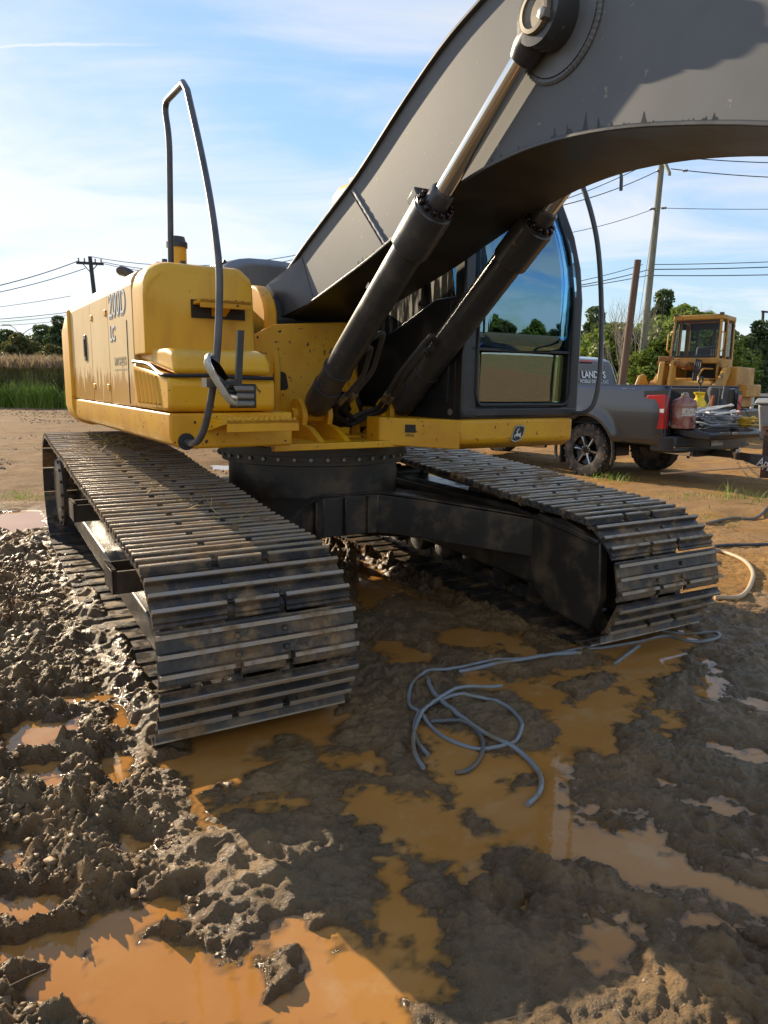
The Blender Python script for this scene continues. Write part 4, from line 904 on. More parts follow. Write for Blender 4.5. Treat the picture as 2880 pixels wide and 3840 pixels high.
slab(CFF - .06, CFF + .006, CS0, CS1, 1.262, 1.335).build('front_sill', M_cab, cab, bevel=.02)
slab(CFR, CFF - .02, CS0, CS1, 1.255, 1.30).build('cab_floor', M_cab, cab)
# inner side: solid lower panel with pressed ribs, window above
ip = MB(); pan([(CFR, 1.262), (CFF - .06, 1.262), (CFF - .06, 1.98), (.95, 1.98), (.42, 1.80), (CFR, 1.80)], CS0 - .002, CS0 + .04, ip); ip.build('side_panel', M_cab, cab, bevel=.01)
for a, b in (((.62, 1.36), (1.10, 1.36)), ((1.10, 1.36), (1.12, 1.95))):
    MB().tube([P(a[0], CS0 - .003, a[1]), P(b[0], CS0 - .003, b[1])], .008, 6).build('panel_rib', M_cab, cab)
weld([P(.62, CS0 - .003, 1.56), P(.80, CS0 - .004, 1.46), P(1.10, CS0 - .003, 1.385)], .006, 'panel_rib', cab, M_cab)
MB().lathe([(.02, 0), (.02, .01)], P(CFF - .10, CS0 - .002, 1.30), (-1, 0, 0), 8).build('panel_bolt', M_bolt, cab)
pan([(CFR, 2.60), (1.0, 2.60), (.93, 2.74), (CFR, 2.76)], cab_side(2.7, -1), cab_side(2.7, -1) + .05).build('top_rail', M_cab, cab, bevel=.01)
pan([(CFR, 2.62), (1.0, 2.62), (.95, 2.74), (CFR, 2.76)], cab_side(2.7, 1) - .05, cab_side(2.7, 1)).build('top_rail', M_cab, cab, bevel=.01)
roof = MB(); rr_ = []
for z, i in ((2.73, .01), (2.75, -.02), (2.84, -.02), (2.90, .015), (2.935, .08), (2.94, .2)):
    rr_.append([P(F, S, z) for F, S in ((CFR + i, .39 + i), (CFR - .0 + i, 1.22 - i), (CFF - .22 - i, 1.22 - i), (CFF - .20 - i, .39 + i))])
roof.loft(rr_); rf_ = roof.build('cab_roof', M_yellow2, cab, bevel=.03, seg=3)
slab(CFR + .02, CFR + .12, .50, .62, 2.93, 2.985).build('roof_lamp', M_dark, rf_, bevel=.01)
M_glass = bpy.data.materials.new('cab_glass'); M_glass.use_nodes = True; N, L = M_glass.node_tree.nodes, M_glass.node_tree.links
for n_ in list(N): N.remove(n_)
go = N.new('ShaderNodeOutputMaterial'); gl_ = N.new('ShaderNodeBsdfGlossy'); gl_.inputs['Roughness'].default_value = .015; gl_.inputs['Color'].default_value = (.42, .76, 1, 1)
gt = N.new('ShaderNodeBsdfTransparent'); gt.inputs['Color'].default_value = (.50, .78, .92, 1); gx = N.new('ShaderNodeMixShader'); fr_ = N.new('ShaderNodeFresnel'); fr_.inputs[0].default_value = 1.9
mrg = N.new('ShaderNodeMapRange'); L.new(fr_.outputs[0], mrg.inputs[0]); mrg.inputs[3].default_value = .26; mrg.inputs[4].default_value = 1.0
L.new(mrg.outputs[0], gx.inputs[0]); L.new(gt.outputs[0], gx.inputs[1]); L.new(gl_.outputs[0], gx.inputs[2]); L.new(gx.outputs[0], go.inputs[0])
def glass_front(z0, z1, name, ds=0.0):
    vs, fs = [], []; zz = [z0 + (z1 - z0)*k/10 for k in range(11)]
    for z in zz:
        for k in range(7):
            t = k/6; S = (cab_side(z, -1) + .075)*(1-t) + (cab_side(z, 1) - .06)*t; vs.append(P(cab_front(z) - .016 + .02*math.sin(math.pi*t) + ds + .036*(z - 1.5)*max(0, 1 - max(0, z - 2.1)*1.5), S, z))
    for i in range(10):
        for k in range(6): q = i*7 + k; fs.append((q, q+1, q+8, q+7))
    o = MB().add(vs, fs).build(name, M_glass, cab, smooth=60); sd = o.modifiers.new('thick', 'SOLIDIFY'); sd.thickness = .006; return o
glass_front(1.674, 2.70, 'front_window'); lwn = glass_front(1.332, 1.682, 'lower_window', -.018)
M_glass2 = M_glass.copy(); M_glass2.name = 'greenish_lower_glass'
for n_ in M_glass2.node_tree.nodes:
    if n_.type == 'BSDF_TRANSPARENT': n_.inputs['Color'].default_value = (.70, .82, .66, 1)
    if n_.type == 'BSDF_GLOSSY': n_.inputs['Color'].default_value = (.86, .92, .78, 1)
lwn.data.materials.clear(); lwn.data.materials.append(M_glass2)
slab(CFF - .03, CFF + .004, .44, 1.27, 1.668, 1.684).build('window_bar', M_rubber, cab)
wr = MB(); zz = [1.345, 1.40, 1.7, 2.0, 2.3, 2.6]; 
pa = [P(cab_front(z) + .006, cab_side(z, 1) - .085 - (.03 if z < 1.36 else 0), z) for z in zz]; pb = [P(cab_front(z) + .006, cab_side(z, -1) + .105 + (.02 if z < 1.36 else 0), z) for z in zz]
wr.tube(fillet(list(reversed(pa)) + pb, .05, 5), .011, 6); wr.build('window_gasket', M_rubber, cab)
def glass_panel(poly, S, name):
    o = MB().add([P(F, S, z) for F, z in poly], [tuple(range(len(poly)))]).build(name, M_glass, cab, smooth=0); sd = o.modifiers.new('thick', 'SOLIDIFY'); sd.thickness = .006; return o
M_dirtyglass = mat('streaked_side_glass', (0.035, 0.037, 0.036), 0.12, 0, (0.20, .20, .185), 9.0, .47, .62, stretch=(3, 3, .35), rough2=.5)
sgl = glass_panel([(CFR + .08, 1.80), (.44, 1.80), (.96, 1.98), (CFF - .12, 1.98), (.98, 2.60), (CFR + .08, 2.60)], CS0 + .018, 'side_window'); sgl.data.materials.clear(); sgl.data.materials.append(M_dirtyglass)
post('window_post', lambda z: (.80, cab_side(z, -1) + .02), .022, .05, zz=[1.95, 2.2, 2.6])
glass_panel([(CFR + .1, 1.62), (.36, 1.62), (.36, 2.62), (CFR + .1, 2.62)], CS1 - .05, 'side_window'); glass_panel([(.44, 1.62), (1.12, 1.62), (1.12, 2.2), (.98, 2.62), (.44, 2.62)], CS1 - .05, 'door_window')
slab(CFR, CFF - .02, CS1 - .045, CS1, 1.262, 1.62).build('door_panel', M_cab, cab, bevel=.01)
o = MB().add([P(CFR + .03, .43, 1.85), P(CFR + .03, 1.25, 1.85), P(CFR + .03, 1.2, 2.6), P(CFR + .03, .43, 2.6)], [(0,1,2,3)]).build('rear_window', M_glass, cab, smooth=0)
slab(CFR, CFR + .05, CS0, CS1, 1.262, 1.85).build('rear_panel', M_cab, cab)
# interior
seat = MB(); slab(-.02, .42, .66, 1.08, 1.58, 1.70, seat); pan([(-.10, 1.62), (.03, 1.62), (-.12, 2.28), (-.24, 2.26)], .68, 1.06, seat); pan([(-.20, 2.28), (-.13, 2.28), (-.19, 2.46), (-.26, 2.45)], .76, .98, seat)
seat.build('operator_seat', mat('seat_cloth', (.045,.045,.05), .85), cab, bevel=.04, seg=3)
for S in (.55, 1.13):
    c_ = MB(); slab(-.15, .50, S - .07, S + .07, 1.30, 1.80, c_); c_.build('control_console', M_dark, cab, bevel=.03)
    l_ = MB(); l_.tube([P(.42, S, 1.78), P(.50, S, 1.92), P(.51, S, 1.98)], .014, 8); l_.sphere(P(.51, S, 2.02), .035, 6, (.8, 1, 1.5)); l_.build('joystick', M_rubber, cab)
for S in (.77, .95): 
    l_ = MB(); l_.tube([P(.95, S, 1.30), P(.98, S, 1.60), P(.90, S, 1.98)], .012, 8); l_.sphere(P(.90, S, 2.0), .028, 6); l_.obox(P(1.02, S, 1.34), (1,0,0), (0,1,.4), (0,-.4,1), .05, .09, .01); l_.build('travel_lever', M_dark, cab)
mo_ = MB(); mo_.obox(P(1.0, .55, 1.93), (1,.3,0), (-.3,1,0), (0,0,1), .09, .02, .07); mo_.tube([P(.98, .50, 1.5), P(.98, .52, 1.9)], .015, 6); mo_.build('monitor', M_dark, cab)
gr = MB().tube(smooth_path([P(.96, 1.33, 2.86), P(1.06, 1.335, 2.80), P(1.16, 1.34, 2.74), P(1.30, 1.355, 2.40), P(1.37, 1.36, 2.0), P(1.40, 1.355, 1.6), P(1.385, 1.345, 1.38), P(1.33, 1.325, 1.30), P(1.22, 1.30, 1.285)], 7), .016, 8); gr.build('cab_grab_rail', M_rail, cab, smooth=60)
hk = MB().tube(fillet([P(1.1, 1.20, 2.80), P(1.43, 1.20, 2.725), P(1.61, 1.20, 2.69), P(1.615, 1.20, 2.585)], .04, 5), .010, 8); hk.build('mirror_hook', M_rail, cab, smooth=60)
# yellow front beam under the cab with emblem and serial plate
bm_ = MB(); pan([(-.3, 1.075), (1.18, 1.075), (1.245, 1.12), (1.245, 1.258), (-.3, 1.258)], .37, 1.30, bm_); cbm = bm_.build('cab_beam', M_yellow, EX, bevel=.02)
bm2 = MB(); bm2.loft([[P(.95, -.02, 1.10), P(.95, -.02, 1.265), P(.80, -.02, 1.265), P(.80, -.02, 1.10)], [P(1.243, .372, 1.078), P(1.243, .372, 1.256), P(1.0, .372, 1.256), P(1.0, .372, 1.078)]]); bm2.build('cab_beam_cheek', M_yellow, EX, bevel=.006)
fx = Vector((1, 0, 0)); uz = Vector((0, 0, 1))
ec = Vector(P(1.2465, .825, 1.165))
def emb(pts, d): return [ec + fx*((x - 615)/1659*.34*1.0) + uz*(-(y - 530)/1128*.235*1.0) + Vector((0, -d, 0)) for x, y in pts]
sh_o = [(470,330),(560,285),(700,262),(800,285),(888,325),(872,450),(840,560),(740,720),(620,770),(490,795),(345,745),(350,650),(390,520)]
def shrink(p, k): cx, cy = sum(a for a, _ in p)/len(p), sum(b for _, b in p)/len(p); return [(cx + (a - cx)*k, cy + (b - cy)*k) for a, b in p]
M_embk = mat('emblem_black', (.015,.015,.016), .5, 0, (.05,.045,.04), 30); M_emw = mat('emblem_cream', (.62,.60,.52), .5)
def flat(pts, d, name, mt, par): n_ = len(pts); return MB().add(emb(pts, d), [tuple(range(n_))]).build(name, mt, par, smooth=0)
e0 = flat(sh_o, .0006, 'emblem', M_embk, cbm); flat(shrink(sh_o, .955), .0012, 'emblem_border', M_emw, e0); flat(shrink(sh_o, .86), .0018, 'emblem_field', M_embk, e0)
deer = [[(530,462),(565,440),(600,425),(625,435),(600,470),(590,520),(640,525),(700,525),(720,540),(722,600),(735,640),(748,690),(738,700),(722,665),(690,645),(650,625),(632,605),(560,618),(520,608),(500,596),(475,600),(482,625),(505,668),(495,676),(462,635),(438,588),(455,570),(500,562),(525,545),(548,500),(552,472)],
        [(704,530),(706,480),(726,500),(730,545)], [(592,430),(610,405),(640,400),(655,345),(640,330),(660,340),(662,385),(645,412),(668,415),(640,428)], [(605,408),(560,395),(535,415),(560,385),(600,392),(598,345),(610,385),(625,398)]]
for pl in deer: flat(pl, .0024, 'emblem_stag', M_emw, e0)
MB().box(.10, .17, -1.066, -1.060, 1.17, 1.215)
sp_ = Vector(P(1.03, .085, 1.165)); dx_ = Vector(P(1.243, .372, 0)) - Vector(P(.95, -.02, 0)); dx_.normalize()
M_plate = mat('serial_plate', (.02,.02,.022), .4, .3)
sp0 = Vector(P(.95, -.02, 1.20)) + dx_*.19; nn_ = dx_.cross(uz)
MB().obox(sp0 + nn_*.003, dx_, uz, nn_, .032, .024, .003).build('serial_plate', M_plate, EX)
text_obj('serial_number', '9956', .026, basis(sp0 + nn_*.002 - uz*.05 - dx_*.028, dx_, uz), M_embk, EX)
# markings on the right-hand doors: read from the machine's right, text runs forwards
fwd_ = Vector((0, -1, 0)); M_dec = mat('silver_decal', (.80, .81, .80), .4, 0, (.68,.69,.68), 12); M_decl = mat('decal_outline', (.22,.22,.22), .5); M_faint = mat('faint_decal', (.42, .34, .2), .6)
def side_text(s_, F, z, size, mt, par, d=.004, **k): return text_obj('lettering', s_, size, basis((-W + .003 - d, -F, z), fwd_, uz), mt, par, **k)
side_text('200D', -.105, 1.835, .205, M_decl, d3, .0012, bold=.0045, space=1.04); side_text('200D', -.105, 1.842, .205, M_dec, d3, .0028, bold=-.0025, space=1.04)
side_text('LC', -.10, 1.70, .125, M_decl, d3, .0012, bold=.006); side_text('LC', -.10, 1.703, .125, M_dec, d3, .0028, bold=.001)
side_text("MITCHELL'S", -.01, 1.555, .062, M_faint, d3, .0012, bold=.002)
MB().add([(-W + .001, .02, 1.525), (-W + .001, -.33, 1.525), (-W + .001, -.33, 1.530), (-W + .001, .02, 1.530)], [(0,1,2,3)]).build('decal_line', M_faint, d3, smooth=0)
# ================================================================== pickup truck
TA = 0.625; TO = Vector((4.00, 12.19, 0.03))
TRX, TRY = Vector((math.cos(TA), math.sin(TA), 0)), Vector((-math.sin(TA), math.cos(TA), 0))
def TL(x, y, z): return TO + TRX*x + TRY*y + Vector((0, 0, z))
TR = tag(empty('pickup_truck', TO, TA), 'dark grey pickup truck with its tailgate down behind the excavator', 'truck')
M_tpaint = mat('dark_grey_car_paint', (0.055, 0.06, 0.07), 0.2, .4, coat=.6)
M_tblack = mat('black_trim', (0.018, 0.018, 0.02), 0.35)
M_bed = mat('bed_liner', (0.022, 0.022, 0.023), 0.8)
M_tglass = mat('dark_car_glass', (0.012, 0.014, 0.016), 0.03, 0, spec=.8)
WR, WZ = .42, .42
def arch_bottom(y, y0=0.0):                       # lower body edge with the wheel arch cut out
    d = abs(y - y0); ar = .55
    return max(.60, WZ + math.sqrt(max(0, ar*ar - d*d)) if d < ar else .60)
def body_side(sg, ya, yb, ztop, arches, name, mt, par, n=60):
    vs, fs = [], []; M_ = 9
    for i in range(n + 1):
        y = ya + (yb - ya)*i/n; zb = max(arch_bottom(y, a) for a in arches); zt = ztop(y)
        for j in range(M_ + 1):
            t = j/M_; z = zb + (zt - zb)*t
            bul = .035*math.sin(math.pi*min(1, max(0, (z - .55)/.95))) ; flare = max(0, max(.05*(1 - (math.hypot(y - a, z - WZ) - .55)/.16) if math.hypot(y - a, z - WZ) < .71 else 0 for a in arches))
            x = .965 + bul + min(.05, flare) - .04*max(0, (z - 1.2)/.3) - (.05*max(0, (-1.20 - y)/.18)**2 if y < -1.2 else 0)
            vs.append((sg*x, y, z))
    for i in range(n):
        for j in range(M_): q = i*(M_+1) + j; fs.append((q, q+1, q+M_+2, q+M_+1))
    o = MB().add(vs, fs).build(name, mt, par, smooth=40); s_ = o.modifiers.new('thick', 'SOLIDIFY'); s_.thickness = .05; s_.offset = -1 if sg*1 > 0 else 1; return o
for sg in (-1, 1):
    bs_ = body_side(sg, -1.38, .76, lambda y: 1.425 + .012*max(0, -y - .9), [0.0], 'bed_side', M_tpaint, TR)
    body_side(sg, .775, 4.55, lambda y: 1.20 if y < 3.1 else 1.20 - .10*(y - 3.1)/1.4, [3.74], 'cab_side', M_tpaint, TR)
    MB().tube([(sg*.955, -1.36, 1.437), (sg*.955, .76, 1.432)], .022, 6).build('bed_rail_cap', M_tblack, TR)
    ar = MB(); ar.tube([(sg*(1.035 - .0*abs(math.cos(t))), .57*math.cos(t), WZ + .57*math.sin(t)) for t in [R(-18) + R(216)*k/20 for k in range(21)]], .028, 8); ar.build('wheel_arch_trim', M_tpaint, TR)
    wl_ = MB(); wl_.loft([[(sg*xx, rr*math.cos(t), WZ + rr*math.sin(t)) for t in [R(-5) + R(190)*k/16 for k in range(17)]] for xx, rr in ((.95, .56), (.62, .56), (.62, .54), (.94, .54))], cap=False, closed=False); wl_.build('wheel_well', M_tblack, TR)
    # tail lamp, wrapped round the corner
    tl = MB(); pts = [(-1.08, 1.31), (-1.385, 1.33), (-1.392, .83), (-1.10, .83), (-1.08, 1.0), (-1.25, 1.08), (-1.25, 1.17), (-1.08, 1.22)]
    tl.prism(pts, lambda y, z, t: (sg*t, y, z), .915, 1.034); t_ = tl.build('tail_lamp', M_tail, TR, bevel=.015)
    bzl = MB().prism([(-1.03, 1.37), (-1.383, 1.385), (-1.388, .775), (-1.05, .775), (-1.05, 1.0)], lambda y, z, t: (sg*t, y, z), .90, 1.028); bzl.build('lamp_bezel', M_tblack, t_)
    MB().prism([(-1.31, 1.12), (-1.38, 1.125), (-1.38, 1.065), (-1.315, 1.07)], lambda y, z, t: (sg*t, y, z), .93, 1.037).build('reverse_lamp', mat('reverse_lens', (.75,.72,.68), .15), t_)
bd = MB(); bd.box(-.92, .92, -1.36, .74, .84, .88); bd.box(-.92, .92, .70, .75, .88, 1.40)
for sg in (-1, 1): bd.box(min(sg*.84, sg*.90), max(sg*.84, sg*.90), -1.34, .72, .88, 1.41); bd.box(min(sg*.60, sg*.88), max(sg*.60, sg*.88), -.5, .5, .88, 1.08)
bd.build('bed_liner', M_bed, TR, bevel=.01)
MB().box(-.45, .45, -1.5, 4.3, .50, .68).build('chassis', M_tblack, TR)
tg = MB(); tgp = [(-1.40, .865), (-1.96, .80), (-1.985, .77), (-1.965, .70), (-1.60, .72), (-1.40, .77)]
tg.prism(tgp, lambda y, z, t: (t, y, z), -.79, .79); tgo = tg.build('tailgate', M_tblack, TR, bevel=.02, seg=3)
MB().box(-.25, -.10, -1.992, -1.97, .765, .805).build('tailgate_camera', M_steel, tgo, bevel=.006)
MB().box(-.55, -.30, -1.985, -1.97, .80, .815).build('tailgate_latch', M_steel, tgo)
bp = MB(); bpl = [(-.99, -1.16), (-1.02, -1.42), (-.97, -1.56), (-.55, -1.62), (.55, -1.62), (.97, -1.56), (1.02, -1.42), (.99, -1.16), (.90, -1.16), (.88, -1.40), (-.88, -1.40), (-.90, -1.16)]
bp.prism(bpl, lambda x, y, t: (x, y, t), .50, .74); bpo = bp.build('rear_bumper', M_tblack, TR, bevel=.03, seg=3)
for sg in (-1, 1):
    MB().box(min(sg*.62, sg*.97), max(sg*.62, sg*.97), -1.60, -1.50, .54, .575).build('bumper_step', M_dark, bpo)
    MB().tube([(sg*.62, -1.05, .50), (sg*.64, -1.52, .485), (sg*.66, -1.63, .485)], .05, 4).build('exhaust_tip', mat('tip_chrome', (.7,.69,.66), .15, 1), TR, bevel=.006)
lp = MB(); lp.box(-.155, .155, -1.633, -1.625, .58, .735); lpo = lp.build('licence_plate', mat('plate_white', (.62,.62,.58), .5), TR)
text_obj('plate_number', 'KF-5466', .085, basis((0, -1.634, .62), (1, 0, 0), (0, 0, 1)), mat('plate_ink', (.03,.04,.1), .5), lpo, align='CENTER')
hb = MB(); hb.box(-.05, .05, -1.9, -1.5, .42, .52); hb.box(-.4, .4, -1.55, -1.45, .42, .50); hb.build('hitch', M_tblack, TR, bevel=.006)
MB().box(-1.06, -.90, .95, 3.0, .40, .46).build('running_board', M_tblack, TR, bevel=.02, seg=3)
MB().tube([(-1.02, .8, .44), (-1.04, 1.0, .43), (-1.04, 3.0, .43)], .045, 12).build('side_step_tube', mat('step_steel', (.35,.36,.37), .25, .9), TR)
MB().box(-1.0, -.75, .48, .51, .18, .62).build('mud_flap', M_rubber, TR)
# cab
cabr = [[(-.93, .80, 1.20), (.93, .80, 1.20), (.93, 3.25, 1.20), (-.93, 3.25, 1.20)], [(-.93, .80, 1.25), (.93, .80, 1.25), (.93, 3.2, 1.25), (-.93, 3.2, 1.25)], [(-.80, .93, 1.80), (.80, .93, 1.80), (.80, 2.62, 1.80), (-.80, 2.62, 1.80)], [(-.74, 1.0, 1.90), (.74, 1.0, 1.90), (.74, 2.5, 1.90), (-.74, 2.5, 1.90)], [(-.62, 1.2, 1.945), (.62, 1.2, 1.945), (.62, 2.3, 1.945), (-.62, 2.3, 1.945)]]
MB().loft(cabr).build('truck_cab', M_tpaint, TR, bevel=.05, seg=3)
def rg(k, z, dy=0): return None
rw = MB(); rw.add([(-.80, .795, 1.27), (.80, .795, 1.27), (.70, .905, 1.79), (-.70, .905, 1.79)], [(0, 1, 2, 3)]); rwo = rw.build('rear_window', M_tglass, TR, smooth=0); sd = rwo.modifiers.new('t', 'SOLIDIFY'); sd.thickness = .01; sd.offset = -1
rx = Vector((1, 0, 0)); ru = Vector((0, .11, .52)).normalized()
def rear_text(s_, x, t, size, **k): o_ = Vector((x, .795 + .11*t - .012, 1.27 + .52*t)); return text_obj('window_lettering', s_, size, basis(o_ + Vector((0, -.004, 0)), rx, ru), M_white, rwo, **k)
rear_text("LANDY'S", .18, .58, .165, bold=.003, align='CENTER'); rear_text('MOBILE DETAIL, LLC', .18, .40, .085, align='CENTER'); rear_text('336-240-0794', .18, .22, .098, align='CENTER')
MB().box(-.25, .25, .92, .95, 1.84, 1.87).build('brake_lamp', M_tail, TR)
for sg in (-1, 1):
    o = MB().add([(sg*.945, 1.0, 1.27), (sg*.945, 2.95, 1.27), (sg*.815, 2.45, 1.76), (sg*.815, 1.15, 1.76)], [(0, 1, 2, 3)]).build('side_window', M_tglass, TR, smooth=0); sd = o.modifiers.new('t', 'SOLIDIFY'); sd.thickness = .012
MB().prism([(3.1, 1.2), (4.45, 1.12), (4.55, 1.0), (4.55, .55), (3.1, .7)], lambda y, z, t: (t, y, z), -.93, .93).build('hood', M_tpaint, TR, bevel=.05)
for sg in (-1, 1): MB().tube([(sg*.88, -1.37, 1.25), (sg*.80, -1.62, 1.04), (sg*.77, -1.80, .84)], .006, 5).build('tailgate_cable', M_tblack, TR)
MB().tube([(-1.012, -1.02, 1.04), (-1.006, -.55, 1.06), (-1.002, .74, 1.06)], .004, 5).build('body_crease', M_tpaint, TR)
MB().tube([(-.985, -1.56, .585), (-.80, -1.60, .585), (-.60, -1.635, .585)], .012, 6).build('bumper_step_trim', MATS['tip_chrome'], TR)
# decal on the bed side
dx2, dz2 = Vector((0, -1, 0)), Vector((0, 0, 1))
tb_ = text_obj('trail_decal', 'TRAIL', .085, basis((-1.001, -.62, 1.335), dx2, dz2), mat('decal_grey', (.6,.6,.6), .4), TR, bold=.006, shear=.15, space=1.1)
text_obj('trail_decal', 'BOSS', .06, basis((-1.003, -.66, 1.285), dx2, dz2), mat('decal_red', (.55,.25,.22), .4), TR, bold=.004, shear=.15, space=1.1)
# wheels
def wheel(x, y, sg):
    w = empty('wheel', (x, y, WZ), 0, TR)
    ty = MB().lathe([(.235, -.13), (.30, -.145), (.385, -.135), (.412, -.11), (.412, .11), (.385, .135), (.30, .145), (.235, .13)], (0, 0, 0), (1, 0, 0), 48, cap=False)
    for k in range(44):
        t = 2*math.pi*k/44
        for i, xx in enumerate((-.105, -.045, .02, .085)):
            tt = t + (.05 if i % 2 else 0); ty.obox((xx + .01, .415*math.cos(tt), .415*math.sin(tt)), (1, .25, 0), (-.1, -math.sin(tt), math.cos(tt)), (0, math.cos(tt), math.sin(tt)), .026, .022, .012)
        if k % 2 == 0:
            for sx_ in (-1, 1): ty.obox((sx_*.135, .392*math.cos(t), .392*math.sin(t)), (1, 0, 0), (0, -math.sin(t), math.cos(t)), (0, math.cos(t), math.sin(t)), .012, .022, .022)
    ty.build('tyre', mat('dusty_tyre', (.030,.028,.026), .75, 0, (.12,.095,.07), 7, .45, .62), w, smooth=30)
    rm = MB().lathe([(.245, -.12), (.25, .10), (.235, .105), (.225, .06), (.10, .03), (.10, -.12)], (0, 0, 0), (sg, 0, 0), 40); rm.build('rim', mat('gloss_black_rim', (.012,.012,.013), .18, .3), w)
    for k in range(6):
        t = 2*math.pi*k/6 + .2; c_, s_ = math.cos(t), math.sin(t)
        for q in (-.10, .10):
            c2, s2 = math.cos(t + q), math.sin(t + q)
            MB().tube([(sg*.085, .05*c_, .05*s_), (sg*.095, .15*math.cos(t + q*.6), .15*math.sin(t + q*.6)), (sg*.10, .236*c2, .236*s2)], [.026, .018, .020], 5).build('spoke', mat('machined_spoke', (.42,.42,.43), .25, .8) if q < 0 else MATS['gloss_black_rim'], w)
    MB().lathe([(.05, .09), (.045, .105)], (0, 0, 0), (sg, 0, 0), 16).build('hub_cap', MATS['gloss_black_rim'], w)
    for k in range(6): t = 2*math.pi*k/6 + .7; MB().lathe([(.012, .085), (.012, .11)], (0, .075*math.cos(t), .075*math.sin(t)), (sg, 0, 0), 6).build('lug_nut', M_steel, w)
for sg in (-1, 1): wheel(sg*.87, 0, sg); wheel(sg*.87, 3.74, sg)
# ------------------------------------------------------------------ cargo on the tailgate and in the bed
def thing(name, label, cat, loc, rz=TA, group=None): return tag(empty(name, loc, rz), label, cat, group)
t = thing('steel_fuel_can', 'dusty red steel fuel can with white label on the truck tailgate', 'fuel can', TL(-.73, -1.50, .848))
M_can = mat('dusty_red_steel', (.22, .07, .055), .6, 0, (.36, .23, .20), 6, .40, .60, rough2=.8)
MB().lathe([(.16, 0), (.17, .01), (.17, .14), (.176, .15), (.176, .165), (.17, .175), (.17, .31), (.176, .32), (.17, .335), (.15, .40), (.06, .44), (.055, .455)], (0, 0, 0), (0, 0, 1), 32).build('can_body', M_can, t)
vs = []; nl = 10
for i in range(nl + 1):
    a = R(205) + R(75)*i/nl; vs += [(.1725*math.cos(a), .1725*math.sin(a), .18), (.1725*math.cos(a), .1725*math.sin(a), .29)]
MB().add(vs, [(2*i, 2*i+2, 2*i+3, 2*i+1) for i in range(nl)]).build('paper_label', mat('aged_label', (.55,.53,.48), .7, 0, (.2,.19,.18), 30, .5, .6), t)
cp = MB(); cp.lathe([(.05, .45), (.05, .47), (.03, .49)], (0, 0, 0), (0, 0, 1), 14); cp.tube(fillet([(-.08, 0, .41), (-.08, 0, .50), (.08, 0, .50), (.08, 0, .41)], .04, 4), .010, 6); cp.build('can_cap', M_brass, t)
t = thing('pump_sprayer', 'yellow plastic pump sprayer with black handle in the truck bed', 'sprayer', TL(.38, -1.05, .885))
MB().lathe([(.10, 0), (.11, .015), (.11, .25)], (0, 0, 0), (0, 0, 1), 28).build('sprayer_tank', mat('yellow_green_plastic', (.55,.55,.08), .4), t)
MB().lathe([(.112, .25), (.112, .31), (.085, .35), (.055, .38), (.055, .42), (.085, .45), (.09, .47), (.03, .475)], (0, 0, 0), (0, 0, 1), 28).build('sprayer_top', mat('bright_yellow_plastic', (.72,.52,.02), .4), t)
MB().tube(fillet([(.06, 0, .46), (.135, 0, .44), (.12, 0, .36)], .03, 4), .012, 6).build('carry_hook', MATS['bright_yellow_plastic'], t)
hp = MB(); hp.cyl((0, 0, .47), (0, 0, .60), .014, n=10); hp.tube(fillet([(0, 0, .60), (-.06, 0, .63), (-.05, 0, .70), (.05, 0, .70), (.06, 0, .63), (0, 0, .60)], .03, 4), .014, 8); hp.build('pump_handle', M_rubber, t)
rs = random.Random(4)
def coil(name, label, cat, loc, mt, n, rx_, ry_, h, r, seed, group=None, loose=.25, tilt=0):
    q = random.Random(seed); pts = []
    for k in range(int(n*10)):
        a = 2*math.pi*k/10; e = 1 + q.uniform(-loose, loose); pts.append((rx_*e*math.cos(a) + q.uniform(-.03, .03), ry_*e*math.sin(a), .02 + h*k/(n*10) + q.uniform(0, .02) + tilt*max(0, math.sin(a*.5 + seed))))
    o = MB().tube(smooth_path(pts, 4), r, 7).build(name, mt); o.location = loc; o.rotation_euler = (0, 0, TA); return tag(o, label, cat, group)
M_hgrey = mat('grey_hose', (.20,.22,.25), .5); M_hwhite = mat('white_hose', (.75,.74,.70), .5); M_hyel = mat('yellow_cord', (.55,.36,.02), .5); M_hdk = mat('dark_hose', (.05,.055,.06), .5)
coil('pressure_hose', 'heap of grey pressure hose coiled across the open tailgate', 'hose', TL(.02, -1.62, .83), M_hgrey, 9, .36, .20, .17, .014, 1, loose=.35, tilt=.08)
coil('white_hose', 'loops of white hose tangled over the grey hose heap', 'hose', TL(.10, -1.55, .84), M_hwhite, 5, .34, .18, .22, .013, 2, loose=.45, tilt=.14)
coil('extension_cord', 'coil of yellow extension cord at the far end of the tailgate', 'cord', TL(.55, -1.70, .82), M_hyel, 12, .22, .14, .15, .010, 3, loose=.30)
coil('black_cable', 'thin black cable under the hose heap on the tailgate', 'cable', TL(-.1, -1.7, .80), M_hdk, 4, .40, .16, .06, .010, 6, loose=.3)
coil('yellow_hose', 'yellow hose looped in front of the pump sprayer', 'hose', TL(-.10, -1.25, .89), M_hyel, 3, .24, .12, .20, .012, 8, loose=.3, tilt=.10)
t = thing('pressure_washer_pump', 'light blue and grey pressure washer pump beside the fuel can', 'pump', TL(-.22, -1.35, .885))
MB().box(-.10, .10, -.09, .09, 0, .16).build('pump_housing', mat('light_blue_plastic', (.30,.45,.62), .45), t, bevel=.02)
for k in range(4): MB().box(-.08 + k*.045, -.06 + k*.045, -.095, -.088, .03, .13).build('pump_grille', M_tblack, t)
pm = MB(); pm.cyl((-.05, 0, .19), (.14, -.02, .21), .045, n=14); pm.cyl((.14, -.02, .21), (.22, -.03, .22), .025, n=10); pm.build('pump_motor', mat('pump_grey', (.35,.36,.38), .4, .3), t)
t = thing('orange_level', 'orange and grey spirit level standing against the bed wall', 'level', TL(.66, -1.10, .885))
